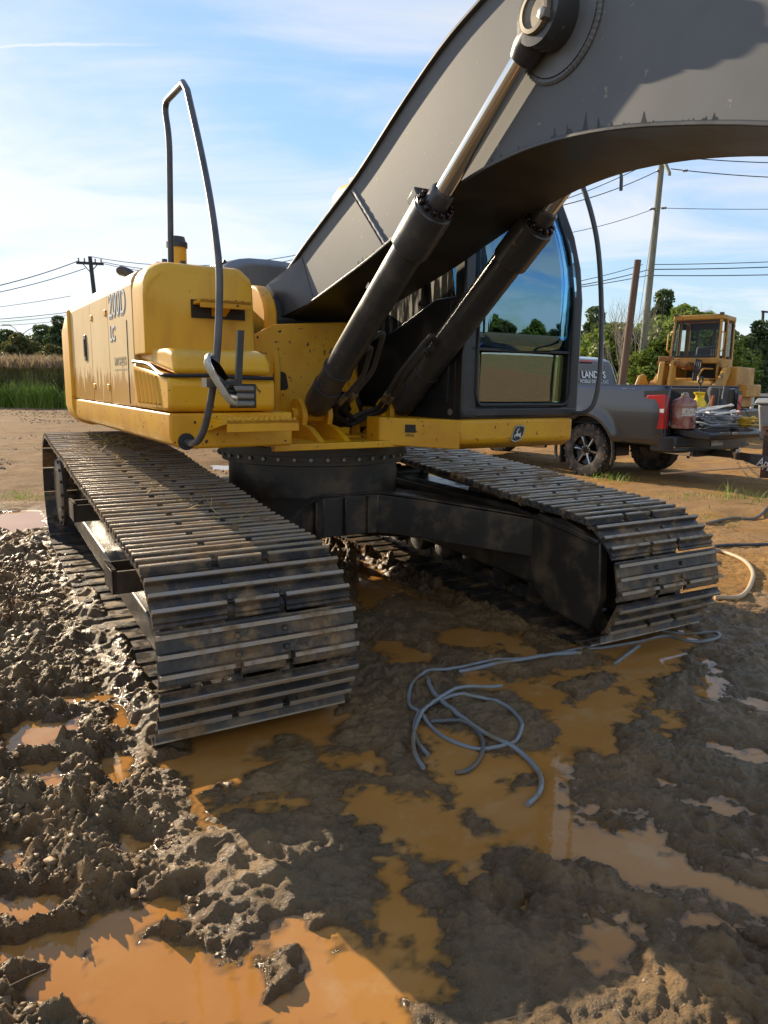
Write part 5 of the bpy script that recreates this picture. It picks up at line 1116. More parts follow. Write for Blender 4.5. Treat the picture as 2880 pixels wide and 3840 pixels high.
lv = MB(); lv.obox((0, 0, .21), (1, 0, 0), (0, 1, .1), (0, -.1, 1), .025, .012, .21); lv.build('level_bar', mat('orange_paint', (.55,.14,.04), .5), t, bevel=.004)
MB().box(-.028, .028, -.02, .02, .14, .22).build('level_vial', mat('level_grey', (.3,.3,.32), .4), t)
t = thing('hanging_jacket', 'dark jacket hanging over the far bed rail', 'jacket', TL(.80, -1.12, 1.44))
jk = MB(); rings = []
for k in range(7):
    z = -.46*k/6; w_ = .15 + .03*math.sin(k*1.7); rings.append([(-.05 - .02*math.sin(k*2.1), -w_, z), (-.085, -w_*.4, z), (-.055 - .02*math.cos(k*1.3), 0, z), (-.095, w_*.5, z), (-.05, w_, z), (.0, w_, z), (.0, -w_, z)])
jk.loft(rings); jk.build('jacket_body', mat('dark_jacket_cloth', (.05,.055,.065), .85, 0, (.08,.085,.09), 8), t, bevel=.015)
MB().tube(smooth_path([(-.03, -.13, 0), (-.06, -.14, -.10), (-.10, -.15, -.26), (-.09, -.14, -.36)], 5), .045, 8).build('jacket_sleeve', MATS['dark_jacket_cloth'], t)
# ------------------------------------------------------------------ trailer, bin, lance
t = thing('utility_trailer', 'dark trailer tongue coupled to the truck hitch', 'trailer', TL(0, -1.95, 0))
M_trl = mat('trailer_black', (.03,.03,.033), .45, 0, (.07,.05,.04), 8)
tn = MB(); tn.prism([(-.0, .40), (-1.4, .40), (-1.4, .52), (0, .50)], lambda y, z, q: (q, y, z), -.045, .045)
for sg in (-1, 1): tn.tube([(sg*.03, -.35, .46), (sg*.75, -1.6, .46)], .055, 4)
tn.build('tongue', M_trl, t, bevel=.006)
MB().lathe([(.05, -.05), (.06, .05), (.03, .09)], (0, .02, .46), (0, 0, 1), 14).build('coupler', M_steel, t)
MB().box(-.9, .9, -3.8, -1.5, .52, .58).build('deck', M_trl, t)
jkx = MB(); jkx.box(-.20, -.11, -.55, -.46, .20, .92); jkx.box(-.26, .35, -.57, -.45, .86, .93); jkx.build('jack_post', mat('rusty_post', (.07,.045,.035), .7, .3, (.14,.07,.04), 9), t, bevel=.004)
sg_ = MB(); sg_.prism([(-.10, .52), (-.10, .42), (-1.10, .22), (-1.10, .50)], lambda y, z, q: (q - .35*(-y), y, z), -.07, -.06); sgo = sg_.build('name_board', mat('board_black', (.03,.03,.032), .5, 0, (.12,.12,.12), 3), t)
text_obj('board_lettering', 'App', .17, basis((-.245, -.42, .375), Vector((-.35, -1, -.10)), (0, -.10, 1)), M_white, sgo, shear=.25)
for k, sg in enumerate((-1, 1)):
    n_ = 16
    for i in range(n_):
        ch = MB(); u = i/(n_ - 1); p_ = Vector((sg*.10 + sg*.08*u, -.05 - .62*u, .42 - .28*4*u*(1 - u)*.9)); a_ = Vector((.3, -1, .9*(2*u - 1))).normalized(); s_ = a_.orthogonal().normalized() if i % 2 else a_.cross(a_.orthogonal()).normalized()
        ch.tube([p_ + a_*.024*math.cos(q) + s_*.012*math.sin(q) for q in [2*math.pi*j/8 for j in range(9)]], .0045, 4); ch.build('chain_link', M_steel, t)
bl = Vector((5.62, 10.25, .74))
t = thing('storage_bin', 'grey plastic lidded storage bin standing at the trailer front', 'bin', bl, TA + .15)
M_bin = mat('grey_bin_plastic', (.27,.275,.27), .55, 0, (.22,.225,.22), 4)
bb_ = MB(); bb_.loft([[(-.30, -.24, 0), (.30, -.24, 0), (.30, .24, 0), (-.30, .24, 0)], [(-.36, -.29, .50), (.36, -.29, .50), (.36, .29, .50), (-.36, .29, .50)]]); bo = bb_.build('bin_body', M_bin, t, bevel=.03)
for xx in (-.19, .12): MB().box(xx, xx + .10, -.30, -.262, .16, .24).build('bin_grip', M_bin, bo, bevel=.01); MB().box(xx + .02, xx + .025, -.302, -.26, .24, .50).build('bin_rib', M_bin, bo)
MB().prism([(-.39, .50), (.39, .50), (.39, .545), (.30, .585), (-.30, .585), (-.39, .545)], lambda x, z, q: (x, q, z), -.32, .32).build('bin_lid', M_bin, t, bevel=.02)
# folded cloth on the lid
cz = bl + Vector((-.06, -.05, .588)); cm = MB(); nxx, nyy = 16, 10; vs = []
for j in range(nyy + 1):
    for i in range(nxx + 1):
        x, y = -.24 + .48*i/nxx, -.18 + .36*j/nyy; vs.append((x + .02*math.sin(j*1.3), y + .02*math.sin(i), .012 + .045*abs(math.sin(i*.55 + j*.4)) * (1 - (2*x/.62)**2)))
fs = [(j*(nxx+1)+i, j*(nxx+1)+i+1, (j+1)*(nxx+1)+i+1, (j+1)*(nxx+1)+i) for j in range(nyy) for i in range(nxx)]
o = cm.add(vs, fs).build('work_cloth', mat('grey_cloth', (.22,.225,.23), .9, 0, (.15,.155,.16), 9), smooth=80); o.location = cz; o.rotation_euler = (0, 0, TA + .3); s_ = o.modifiers.new('t', 'SOLIDIFY'); s_.thickness = .012
tag(o, 'crumpled grey cloth lying on the storage bin lid', 'cloth')
a_, b_ = at_depth(2478, 1777, 9.6), at_depth(2900, 1747, 8.9)
t = tag(empty('spray_lance', a_), 'thin steel spray lance held out level in front of the trailer', 'lance')
dd = b_ - a_; MB().cyl((0, 0, 0), dd*1.25, .009, n=8).build('lance_tube', mat('lance_tube', (.42,.28,.18), .4, .7), t)
MB().cyl((0, 0, 0), dd.normalized()*.05, .016, n=8).build('nozzle', M_steel, t)
MB().cyl(dd*1.25, dd*1.25 + Vector((.02, 0, -.5)), .02, n=8).build('lance_grip', M_rubber, t); MB().cyl(dd*1.22 , Vector((dd.x*1.22, dd.y*1.22, -a_.z + .02)), .012, n=8).build('prop_stick', MATS['rusty_post'], t)
# ================================================================== track loader
LA = math.atan2(.63, -.78); LO = Vector((8.83, 20.97, 0)); LFW, LRT = Vector((-.63, -.78, 0)), Vector((-.78, .63, 0))
LD = tag(empty('track_loader', LO, LA), 'old yellow tracked loader with tall glazed cab parked behind the truck', 'loader')
M_ly = mat('weathered_loader_yellow', (.50, .26, .035), .5, 0, (.40, .20, .04), 1.5, rough2=.65, chips=(.10,.05,.025), chip_scale=9, chip_lo=.64, chip_hi=.70)
M_lrust = mat('rusty_linkage', (.20,.09,.035), .7, .2, (.38,.18,.04), 6)
M_lglass = bpy.data.materials.new('loader_glass'); M_lglass.use_nodes = True; N, L = M_lglass.node_tree.nodes, M_lglass.node_tree.links; N.remove(N['Principled BSDF'])
_go = N['Material Output']; _a = N.new('ShaderNodeBsdfGlossy'); _a.inputs['Roughness'].default_value = .02; _b = N.new('ShaderNodeBsdfTransparent'); _b.inputs['Color'].default_value = (.78, .86, .86, 1); _m = N.new('ShaderNodeMixShader'); _f2 = N.new('ShaderNodeFresnel'); _f2.inputs[0].default_value = 1.35; L.new(_f2.outputs[0], _m.inputs[0]); L.new(_b.outputs[0], _m.inputs[1]); L.new(_a.outputs[0], _m.inputs[2]); L.new(_m.outputs[0], _go.inputs[0])
# local axes: x to the loader's right (photo left), y forwards, z up.  Cab y -0.75 .. 0.45, x -0.66 .. 0.66
cabz0, cabz1 = 2.28, 3.38
def lpost(p, q, w=.05, name='cab_post'): return MB().tube([p, q], w, 4).build(name, M_ly, LD, bevel=.006)
fb = lambda z: .50 - .16*(z - 2.28)/1.1
for sx_ in (-1, 1):
    lpost((sx_*.62, fb(2.2), 2.2), (sx_*.60, fb(3.3), 3.3)); lpost((sx_*.62, -.85, 1.5), (sx_*.60, -.85, 3.3), .07); lpost((sx_*.63, -.12, 2.2), (sx_*.61, -.12, 3.3), .06)
    MB().box(min(sx_*.60, sx_*.67), max(sx_*.60, sx_*.67), -.85, .50, 1.3, 2.24).build('cab_side_panel', M_ly, LD, bevel=.02)
    for ya, yb in ((-.78, -.18), (-.06, fb(2.8) - .04)):
        o = MB().add([(sx_*.62, ya, 2.32), (sx_*.62, yb, 2.32), (sx_*.61, yb - .04, 3.22), (sx_*.61, ya, 3.22)], [(0,1,2,3)]).build('cab_side_window', M_lglass, LD, smooth=0)
        MB().tube(fillet([(sx_*.63, ya, 2.3), (sx_*.63, yb, 2.3), (sx_*.62, yb - .04, 3.24), (sx_*.62, ya, 3.24), (sx_*.63, ya, 2.3)], .05, 4), .016, 6).build('window_gasket', M_rubber, LD)
    hr = MB().tube(fillet([(sx_*.63, fb(2.9), 2.95), (sx_*.75, fb(2.9) + .05, 2.92), (sx_*.74, fb(2.45) + .06, 2.45), (sx_*.63, fb(2.4), 2.40)], .05, 4), .018, 6); hr.build('cab_handrail', M_ly, LD)
o = MB().add([(-.58, fb(2.30) + .01, 2.30), (.58, fb(2.30) + .01, 2.30), (.56, fb(3.24) + .01, 3.24), (-.56, fb(3.24) + .01, 3.24)], [(0,1,2,3)]).build('windscreen', M_lglass, LD, smooth=0)
MB().tube(fillet([(-.59, fb(2.29) + .02, 2.29), (.59, fb(2.29) + .02, 2.29), (.57, fb(3.25) + .02, 3.25), (-.57, fb(3.25) + .02, 3.25), (-.59, fb(2.29) + .02, 2.29)], .08, 5), .022, 6).build('windscreen_gasket', M_rubber, LD)
MB().box(-.66, .66, .40, .54, 2.10, 2.26).build('cab_front_panel', M_ly, LD, bevel=.02)
rfm = MB(); rfm.box(-.66, .66, -.92, .42, 3.28, 3.42); rfm.build('cab_roof', M_ly, LD, bevel=.03)
bw_ = MB(); bw_.box(-.60, .60, -.88, -.84, 1.4, 2.5); bw_.box(-.60, .60, -.88, -.84, 3.1, 3.3); 
for xx in (-.12, .34): bw_.box(xx - .04, xx + .04, -.88, -.84, 2.5, 3.1)
bw_.build('cab_rear_wall', mat('loader_cab_inner', (.06,.065,.07), .7), LD)
st_ = MB(); st_.box(-.30, .26, -.55, -.05, 2.1, 2.36); st_.prism([(-.62, 2.3), (-.45, 2.3), (-.52, 2.62), (-.64, 2.60)], lambda y, z, q: (q, y, z), -.30, .26); st_.build('loader_seat', mat('seat_black', (.03,.03,.033), .7), LD, bevel=.06, seg=3)
for k in range(3): MB().tube([(-.45 + k*.06, .05, 2.1), (-.45 + k*.06, .1, 2.5)], .012, 6).build('control_lever', M_steel, LD)
# engine/body flanks and tracks
MB().box(-1.12, -.66, -1.6, .30, .9, 2.02).build('flank_tank', M_ly, LD, bevel=.04); MB().box(.66, 1.12, -1.6, .30, .9, 1.75).build('flank_tank', M_ly, LD, bevel=.04)
MB().box(-1.35, -1.12, -1.5, .1, 1.2, 1.55).build('step_box', M_ly, LD, bevel=.03)
MB().box(-.68, -.655, -.80, .40, 1.52, 1.74).build('grey_stripe', mat('loader_stripe', (.10,.11,.13), .5), LD)
MB().box(-.6, .6, -2.6, 1.1, .6, 1.7).build('hull', M_ly, LD, bevel=.04)
for sx_ in (-1, 1):
    tr = MB(); tp = [(-2.2, .1), (-2.4, .45), (-2.2, .85), (1.1, .85), (1.35, .45), (1.1, .08)]; tr.prism(tp, lambda y, z, q: (q, y, z), sx_*1.0 - .25, sx_*1.0 + .25); tr.build('loader_track', M_black, LD, bevel=.05)
for sx_ in (-1, 1):                               # frame towers and lift arms
    x0 = sx_*.82
    MB().prism([(.05, .9), (.75, .9), (.62, 2.0), (.55, 2.18), (.38, 2.20), (.20, 2.05)], lambda y, z, q: (q, y, z), x0 - .05, x0 + .05).build('arm_tower', M_ly, LD, bevel=.02)
    MB().prism([(.30, 1.85), (.45, 2.05), (.66, 2.02), (1.35, 1.62), (1.75, 1.50), (2.25, .75), (2.0, .55), (1.45, 1.15), (1.1, 1.35)], lambda y, z, q: (q, y, z), x0 - .14, x0 - .02).build('lift_arm', M_ly, LD, bevel=.02)
MB().cyl((-.80, 1.45, 1.45), (.80, 1.45, 1.45), .17, n=18).build('arm_cross_tube', M_ly, LD)
lvr = MB(); lvr.prism([(1.50, 1.2), (1.95, 1.35), (1.80, 2.05), (1.72, 2.16), (1.55, 2.18), (1.52, 2.05), (1.42, 1.6)], lambda y, z, q: (q, y, z), .36, .50); lvr.prism([(1.50, 1.2), (1.95, 1.35), (1.80, 2.05), (1.72, 2.16), (1.55, 2.18), (1.52, 2.05), (1.42, 1.6)], lambda y, z, q: (q, y, z), .14, .22); lvr.build('tilt_lever', M_ly, LD, bevel=.02)
MB().cyl((.05, 1.66, 2.08), (.58, 1.66, 2.08), .05, n=12).build('lever_pin', M_lrust, LD)
tc_ = MB(); tc_.cyl((.28, 1.66, 2.08), (.0, .55, 2.02), .07, n=16); tc_.cyl((.10, .95, 2.04), (-.05, .30, 2.0), .11, n=16); tc_.build('tilt_cylinder', M_lrust, LD)
MB().box(.20, .55, 1.52, 1.74, 2.12, 2.26).build('lever_clevis', M_lrust, LD, bevel=.02)
for k in range(4): MB().tube(smooth_path([(-.10 - .06*k, .60, 2.0), (-.13 - .05*k, .75, 2.22 - .02*k), (-.18 - .05*k, .95, 2.05), (-.20 - .05*k, 1.15, 1.6)], 6), .022, 6).build('loader_hose', M_rubber, LD)
MB().tube(fillet([(-.55, .60, 1.95), (-.45, 1.15, 1.95), (-.40, 1.35, 1.75), (-.42, 1.40, 1.55)], .08, 5), .022, 6).build('hose_guard', M_ly, LD)
pl_ = MB(); pl_.prism([(1.3, .9), (2.3, 1.0), (2.25, 1.45), (2.0, 1.75), (1.75, 1.80), (1.5, 1.6)], lambda y, z, q: (q, y, z), .86, .98); pl_.build('quick_coupler', M_ly, LD, bevel=.04)
text_obj('model_number', '963', .19, basis((-.963, 1.32, 1.63), (0, -.89, .45), (0, .45, .89)), mat('loader_ink', (.03,.03,.03), .5), LD, bold=.004)
for xx in (-.66, .55): MB().box(xx, xx + .10, .36, .44, 3.40, 3.46).build('roof_light', M_dark, LD)
# ================================================================== hoses lying in the mud
def ground_path(f, pts, r, lift=.4, n=6):
    W_ = [on_ground(*f(*p)) for p in pts]; P_ = smooth_path(W_, n)
    h, _, _ = terrain(np.array([p.x for p in P_]), np.array([p.y for p in P_]), True); h = np.maximum(h, 0)
    k = np.convolve(np.pad(h, 3, 'edge'), np.ones(7)/7, 'valid'); h = np.maximum(k, h*.55 + k*.45)
    return [(p.x, p.y, float(z) + r*lift) for p, z in zip(P_, h)]
def hose(name, label, f, pts, r, mt, cat='hose', lift=.4):
    o = MB().tube(ground_path(f, pts, r, lift), r, 8).build(name, mt, smooth=70); return tag(o, label, cat)
M_hose = mat('wet_blue_grey_hose', (.22,.24,.25), .28, 0, (.21,.165,.10), 5, .50, .66, rough2=.6)
M_hmud = mat('mud_caked_hose', (.16,.12,.075), .55, 0, (.10,.11,.12), 14, .45, .6)
hose('water_hose', 'long blue grey hose looping from the far track into the mud coil', z8, [(1240,72),(1330,84),(1440,92),(1466,112),(1400,121),(1320,107),(1250,92),(1150,115),(1000,140),(900,160),(750,190),(560,200),(420,225),(330,250),(270,290),(245,340),(250,385),(290,415),(330,450),(380,490),(450,522),(540,542),(640,528),(682,490),(686,450),(640,390),(560,360),(440,350),(335,375),(278,420),(265,480),(285,530),(320,565)], .009, M_hose, lift=.6)
hose('water_hose', 'blue grey hose end arching over the left of the mud coil', z8, [(612,318),(540,322),(460,335),(390,355),(330,390),(290,430),(268,480),(262,540),(272,590),(302,640)], .009, M_hose, lift=2.6)
hose('water_hose', 'blue grey hose tail curling to a hook in the orange puddle', z8, [(318,285),(330,330),(370,370),(470,440),(570,500),(670,550),(730,600),(765,660),(755,720),(712,762)], .0105, M_hose, lift=.9)
hose('water_hose', 'mud caked brown hose loop in the middle of the coil', z8, [(330,440),(420,435),(490,455),(530,500),(535,550),(510,600),(470,630),(428,636)], .0095, M_hmud, lift=1.0)
hose('water_hose', 'short blue grey hose stub beside the far track', z8, [(1050,206),(1100,167),(1150,130)], .011, M_hose)
hose('water_hose', 'second blue grey hose running alongside the long one', z8, [(920,178),(780,186),(600,209),(440,234)], .012, M_hose)
def zr_(x, y): return (2500 + x/3.16, 1800 + y/3.16)
hose('garden_hose', 'tan hose bending round the front of the far track', zr_, [(560,930),(680,950),(780,990),(900,1050),(990,1150),(1015,1230),(990,1330),(940,1420),(860,1480),(740,1495),(560,1495)], .016, mat('tan_hose', (.48,.36,.22), .55), lift=1.0)
hose('garden_hose', 'brown hose crossing the dirt behind the far track', zr_, [(470,585),(700,540),(900,500),(1080,460),(1210,395),(1500,250)], .016, M_hmud, lift=1.0)
hose('garden_hose', 'straight dark hose on the dirt right of the far track', zr_, [(560,856),(800,850),(1201,840),(1500,836)], .014, M_hdk, lift=1.0)
# ================================================================== vegetation
def leaf_mat(name, c1, c2, sc=1.2):
    m = bpy.data.materials.new(name); m.use_nodes = True; global N, L, tcn; N, L, B = nodes_of(m); tcn = N.new('ShaderNodeTexCoord')
    col = gmix(gramp(gnoise(sc, 4), .35, .65), c1, c2); L.new(col, B.inputs['Base Color']); B.inputs['Roughness'].default_value = .55
    tr_ = N.new('ShaderNodeBsdfTranslucent'); L.new(col, tr_.inputs[0]); ms = N.new('ShaderNodeMixShader'); ms.inputs[0].default_value = .35
    L.new(B.outputs[0], ms.inputs[1]); L.new(tr_.outputs[0], ms.inputs[2]); L.new(ms.outputs[0], N['Material Output'].inputs[0]); return m
M_bark = mat('bark', (.07,.055,.04), .9, 0, (.12,.10,.08), 6)
def quads_mesh(name, C, U, V, m):
    k = len(C); co = np.empty((k, 4, 3), np.float32); co[:, 0] = C - U - V; co[:, 1] = C + U - V; co[:, 2] = C + U*.6 + V; co[:, 3] = C - U*.6 + V
    me = bpy.data.meshes.new(name); me.vertices.add(k*4); me.vertices.foreach_set('co', co.ravel()); me.loops.add(k*4); me.loops.foreach_set('vertex_index', np.arange(k*4, dtype=np.int32))
    me.polygons.add(k); me.polygons.foreach_set('loop_start', np.arange(0, k*4, 4, dtype=np.int32)); me.update(calc_edges=True); me.materials.append(m); return me
def crown(seed, H, Rr, n, leaf, m, base=.22, nclump=46):
    rs = np.random.RandomState(seed); cl = []
    while len(cl) < nclump:
        p = rs.uniform(-1, 1, 3); r_ = np.linalg.norm(p*np.array([1, 1, 1]))
        if r_ < 1 and r_ > .35: cl.append(p)
    cl = np.array(cl); zz = cl[:, 2]*.5 + .5
    taper = np.clip(1.15 - .75*zz, .25, 1)*np.clip(.45 + 2.2*zz, 0, 1)
    cc = np.stack([cl[:, 0]*Rr*taper, cl[:, 1]*Rr*taper, H*(base + (1 - base)*zz)], -1); cr = Rr*rs.uniform(.20, .42, nclump)*(.6 + .4*taper)
    idx = rs.randint(0, nclump, n); d = rs.normal(size=(n, 3)); d /= np.linalg.norm(d, axis=1)[:, None]; rad = rs.uniform(.35, 1.08, n)**.6
    C = cc[idx] + d*(cr[idx]*rad)[:, None]*np.array([1, 1, .8]); C[:, 2] = np.minimum(C[:, 2], H*1.02)
    a = rs.normal(size=(n, 3)); a /= np.linalg.norm(a, axis=1)[:, None]; b = np.cross(a, rs.normal(size=(n, 3))); b /= np.linalg.norm(b, axis=1)[:, None]; s_ = leaf*rs.uniform(.6, 1.3, n)[:, None]
    return quads_mesh('crown', C, a*s_*.5, b*s_*.8, m), cc
def tree_proto(seed, H, Rr, n, leaf, m, base=.22):
    t = empty('broadleaf_tree'); me, cc = crown(seed, H, Rr, n, leaf, m, base); o = bpy.data.objects.new('crown', me); COL.objects.link(o); o.parent = t
    rs = random.Random(seed); tk = MB(); tk.tube([(0, 0, -.1), (.05, .02, H*.25), (-.05, .05, H*.5), (0, 0, H*.85)], [H*.028, H*.022, H*.015, H*.004], 8)
    for k in range(9):
        c_ = cc[rs.randrange(len(cc))]; z0 = H*rs.uniform(.2, .5); tk.tube([(0, 0, z0), (c_[0]*.5, c_[1]*.5, (z0 + c_[2])/2 + .2), tuple(c_)], [H*.011, H*.007, H*.002], 5)
    tk.build('trunk', M_bark, t); return t
LM1 = leaf_mat('dark_green_leaves', (.055,.09,.028), (.095,.135,.038)); LM2 = leaf_mat('sunlit_green_leaves', (.15,.23,.03), (.24,.29,.05)); LM3 = leaf_mat('olive_leaves', (.11,.12,.03), (.15,.135,.04))
protos = {'d': tree_proto(1, 10, 3.6, 14000, .24, LM1, .12), 'g': tree_proto(2, 8, 3.4, 16000, .20, LM2, .05), 'o': tree_proto(3, 9, 3.8, 11000, .26, LM3, .10)}
used = set()
def plant(kind, px, pyb, Y, h, label, group, wid=1.0, X=None):
    p = protos[kind]; base_h = {'d': 10, 'g': 8, 'o': 9}[kind]
    t = p if kind not in used else copy_tree(p); used.add(kind)
    q = at_depth(px, 1440, Y) if X is None else Vector((X, Y, 0)); t.location = (q.x, Y, -.05); s_ = h/base_h; t.scale = (s_*wid, s_*wid, s_); t.rotation_euler = (0, 0, random.uniform(0, 6.28))
    return tag(t, label, 'tree', group)
def top_h(py, Y): return CAM_H + (1440 - py)/CAM_F*Y
GR = 'trees behind the loader and poles'; GL = 'trees beyond the reeds'
for k, (kind, px, py, Y, wid, lab) in enumerate([
    ('d', 2230, 1165, 52, .9, 'dark tree seen just right of the excavator cab'), ('g', 2270, 1215, 40, 1.3, 'low bright green tree behind the cab grab rail'),
    ('d', 2330, 1220, 47, 1.0, 'dark green tree behind the brown pole'),
    ('g', 2430, 1190, 40, 1.2, 'bright green tree just behind the grey pole'), ('d', 2480, 1105, 48, .75, 'tall dark tree standing above the green tree by the pole'),
    ('g', 2560, 1150, 38, 1.25, 'bright green tree left of the loader cab'), ('g', 2660, 1210, 37, 1.3, 'green tree directly behind the loader cab'),
    ('g', 2380, 1235, 41, 1.3, 'bright green tree between the two poles'), ('g', 2500, 1240, 36, 1.4, 'low bright green tree behind the loader arms'), ('d', 2850, 1205, 44, 1.0, 'dark tree right of the loader above the house'), ('d', 2780, 1260, 40, 1.0, 'dark tree just right of the loader cab'), ('d', 3010, 1190, 46, 1.1, 'large dark tree at the right picture edge')]):
    plant(kind, px, 1440, Y, top_h(py, Y), lab, GR, wid)
for k, (kind, px, py, Y, wid, lab) in enumerate([
    ('d', -160, 1235, 75, 1.2, 'dark tree at the left picture edge beyond the reeds'), ('o', 88, 1268, 62, 1.0, 'olive tree behind the street lamp'), ('d', 20, 1270, 78, 1.3, 'dark tree left of the street lamp'),
    ('d', 165, 1252, 80, 1.4, 'dark tree right of the street lamp'), ('d', 245, 1222, 66, .8, 'darker tall tree against the excavator counterweight'), ('o', 215, 1310, 58, 1.0, 'low olive tree beside the counterweight')]):
    plant(kind, px, 1440, Y, top_h(py, Y), lab, GL, wid)
for k in range(12):
    plant('dgodgdogddgo'[k], 0, 0, 20 - 13*k, 4.5 + 3*((k*7) % 5)/4, 'tree in the far row behind the photographer', 'trees behind the photographer', 5.0, 150 - .5*(k - 4)**2 + 4*((k*3) % 2))
# hidden far ground under the reeds: tall seed-headed reeds, one dense mass
def blades(name, n, fx, fy, hmin, hmax, w, m, seed, lean=.18, z0=0.0, clump=None):
    rs = np.random.RandomState(seed); X = fx(rs, n); Y = fy(rs, n); h = rs.uniform(hmin, hmax, n)
    if clump is not None: X, Y, h = clump(rs, X, Y, h)
    a = rs.uniform(0, 6.28, len(X)); U = np.stack([np.cos(a), np.sin(a), 0*a], -1)*(w*rs.uniform(.6, 1.3, len(X)))[:, None]
    ln = rs.normal(0, lean, (len(X), 2))*h[:, None]
    B_ = np.stack([X, Y, np.full(len(X), z0)], -1); Mi = B_ + np.stack([ln[:, 0]*.35, ln[:, 1]*.35, h*.6], -1); T = B_ + np.stack([ln[:, 0], ln[:, 1], h], -1)
    k = len(X); co = np.stack([B_ - U, B_ + U, Mi + U*.7, Mi - U*.7, T], 1).astype(np.float32)
    fs = []; me = bpy.data.meshes.new(name); me.vertices.add(k*5); me.vertices.foreach_set('co', co.ravel())
    i = np.arange(k)*5; lv = np.stack([i, i+1, i+2, i+3, i+3, i+2, i+4], -1).astype(np.int32); me.loops.add(k*7); me.loops.foreach_set('vertex_index', lv.ravel())
    ls = np.stack([np.arange(k)*7, np.arange(k)*7 + 4], -1).ravel().astype(np.int32); me.polygons.add(k*2); me.polygons.foreach_set('loop_start', ls); me.update(calc_edges=True); me.materials.append(m)
    o = bpy.data.objects.new(name, me); COL.objects.link(o); return o
M_reed = leaf_mat('reed_green_brown', (.12,.155,.045), (.22,.20,.08), .6); M_seed = leaf_mat('reed_seed_heads', (.24,.18,.10), (.32,.24,.14), .8); M_grass = leaf_mat('bright_grass', (.16,.26,.03), (.22,.30,.05), 1.0); M_straw = mat('dry_grass_straw', (.45,.30,.10), .7, 0, (.30,.28,.07), 40)
o = blades('reed_bank', 26000, lambda r, n: r.uniform(-34, -6, n), lambda r, n: r.uniform(37.5, 46, n), 1.3, 2.5, .035, M_reed, 3, .18, 0, lambda r, X, Y, h: (X, Y, h*(.92 + .28*fbm(X, Y, .5, 3, 3)))); tag(o, 'tall green brown reeds along the far edge of the yard', 'reeds', kind='stuff')
o = blades('reed_seed_heads', 9000, lambda r, n: r.uniform(-34, -6, n), lambda r, n: r.uniform(37.5, 46, n), .5, .8, .05, M_seed, 4, .3, 2.0); tag(o, 'brown seed heads on top of the reeds', 'reeds', kind='stuff')
def tuft(rs, X, Y, h):
    c = rs.randint(0, 26, len(X)); cx = rs.uniform(-23, -9, 26); cy = rs.uniform(35.2, 37.2, 26); sc = rs.uniform(.6, 1.4, 26); return cx[c] + rs.normal(0, .3, len(X)), cy[c] + rs.normal(0, .2, len(X)), h*sc[c]
o = blades('bright_grass', 7000, lambda r, n: r.uniform(-30, -8, n), lambda r, n: r.uniform(35, 37, n), .4, 1.2, .022, M_grass, 5, .35, 0, tuft); tag(o, 'bright green grass tufts in front of the reeds', 'grass', kind='stuff')
def tuft2(rs, X, Y, h):
    P_ = [on_ground(*q) for q in [(1640, 1800), (1600, 1790), (1690, 1815), (1560, 1775), (1720, 1840), (2290, 1805), (2320, 1812), (2250, 1800), (2770, 1890), (2790, 1895), (2640, 1880), (2860, 1905), (2700, 1965), (2650, 1960), (120, 1880), (60, 1870), (2560, 1880)]]
    c = rs.randint(0, len(P_), len(X)); hs = np.array([.6, .6, .6, .5, .5, 1.0, 1.2, .8, 1.6, .7, .6, .6, .4, .4, .4, .4, .5]); sp = .16
    return np.array([P_[i].x for i in c]) + rs.normal(0, sp, len(X)), np.array([P_[i].y for i in c]) + rs.normal(0, sp*1.2, len(X)), h*hs[c]
o = blades('weeds', 900, lambda r, n: r.uniform(0, 1, n), lambda r, n: r.uniform(0, 1, n), .04, .16, .006, M_grass, 6, .5, .03, tuft2); tag(o, 'sparse green weeds sprouting on the dry dirt', 'weeds', kind='stuff')
# bits of straw caught on the near track
rs_ = random.Random(12); stw = MB()
for k in range(150):
    F = rs_.choice([rs_.gauss(-.9, .35), rs_.uniform(-1.5, 1.4), rs_.gauss(-1.2, .2)]); S = -1.195 + rs_.gauss(.02, .12); t = (F + LS)/(2*LS)
    z = (ZR + RR)*(1 - t) + (ZF + RF)*t + .004; a_ = rs_.uniform(0, 6.28); l_ = rs_.uniform(.03, .10); p = MC + MF*F + MS*S + Vector((0, 0, z))
    stw.tube([p, p + Vector((math.cos(a_)*l_*.5, math.sin(a_)*l_*.5, rs_.uniform(.0, .03))), p + Vector((math.cos(a_)*l_, math.sin(a_)*l_, rs_.uniform(-.01, .04)))], .0022, 3)
o = stw.build('straw_bits', M_straw); tag(o, 'bits of dry straw caught on the near track', 'straw', kind='stuff')
twg = MB()
for k in range(160):
    x, y = rs_.uniform(-2.4, 2.2), rs_.uniform(1.4, 5.0); a_ = rs_.uniform(0, 6.28); l_ = rs_.uniform(.03, .13); hh = float(terrain(np.array([x]), np.array([y]), True)[0][0]); hh = max(hh, 0) + .004
    if hh < .008: continue
    twg.tube([(x, y, hh), (x + math.cos(a_)*l_*.5, y + math.sin(a_)*l_*.5, hh + rs_.uniform(.004, .02)), (x + math.cos(a_)*l_, y + math.sin(a_)*l_, hh + rs_.uniform(0, .02))], .0016, 3)
o = twg.build('mud_twigs', mat('twig', (.12,.085,.05), .8)); tag(o, 'broken twigs and stalks strewn over the mud', 'twigs', kind='stuff')
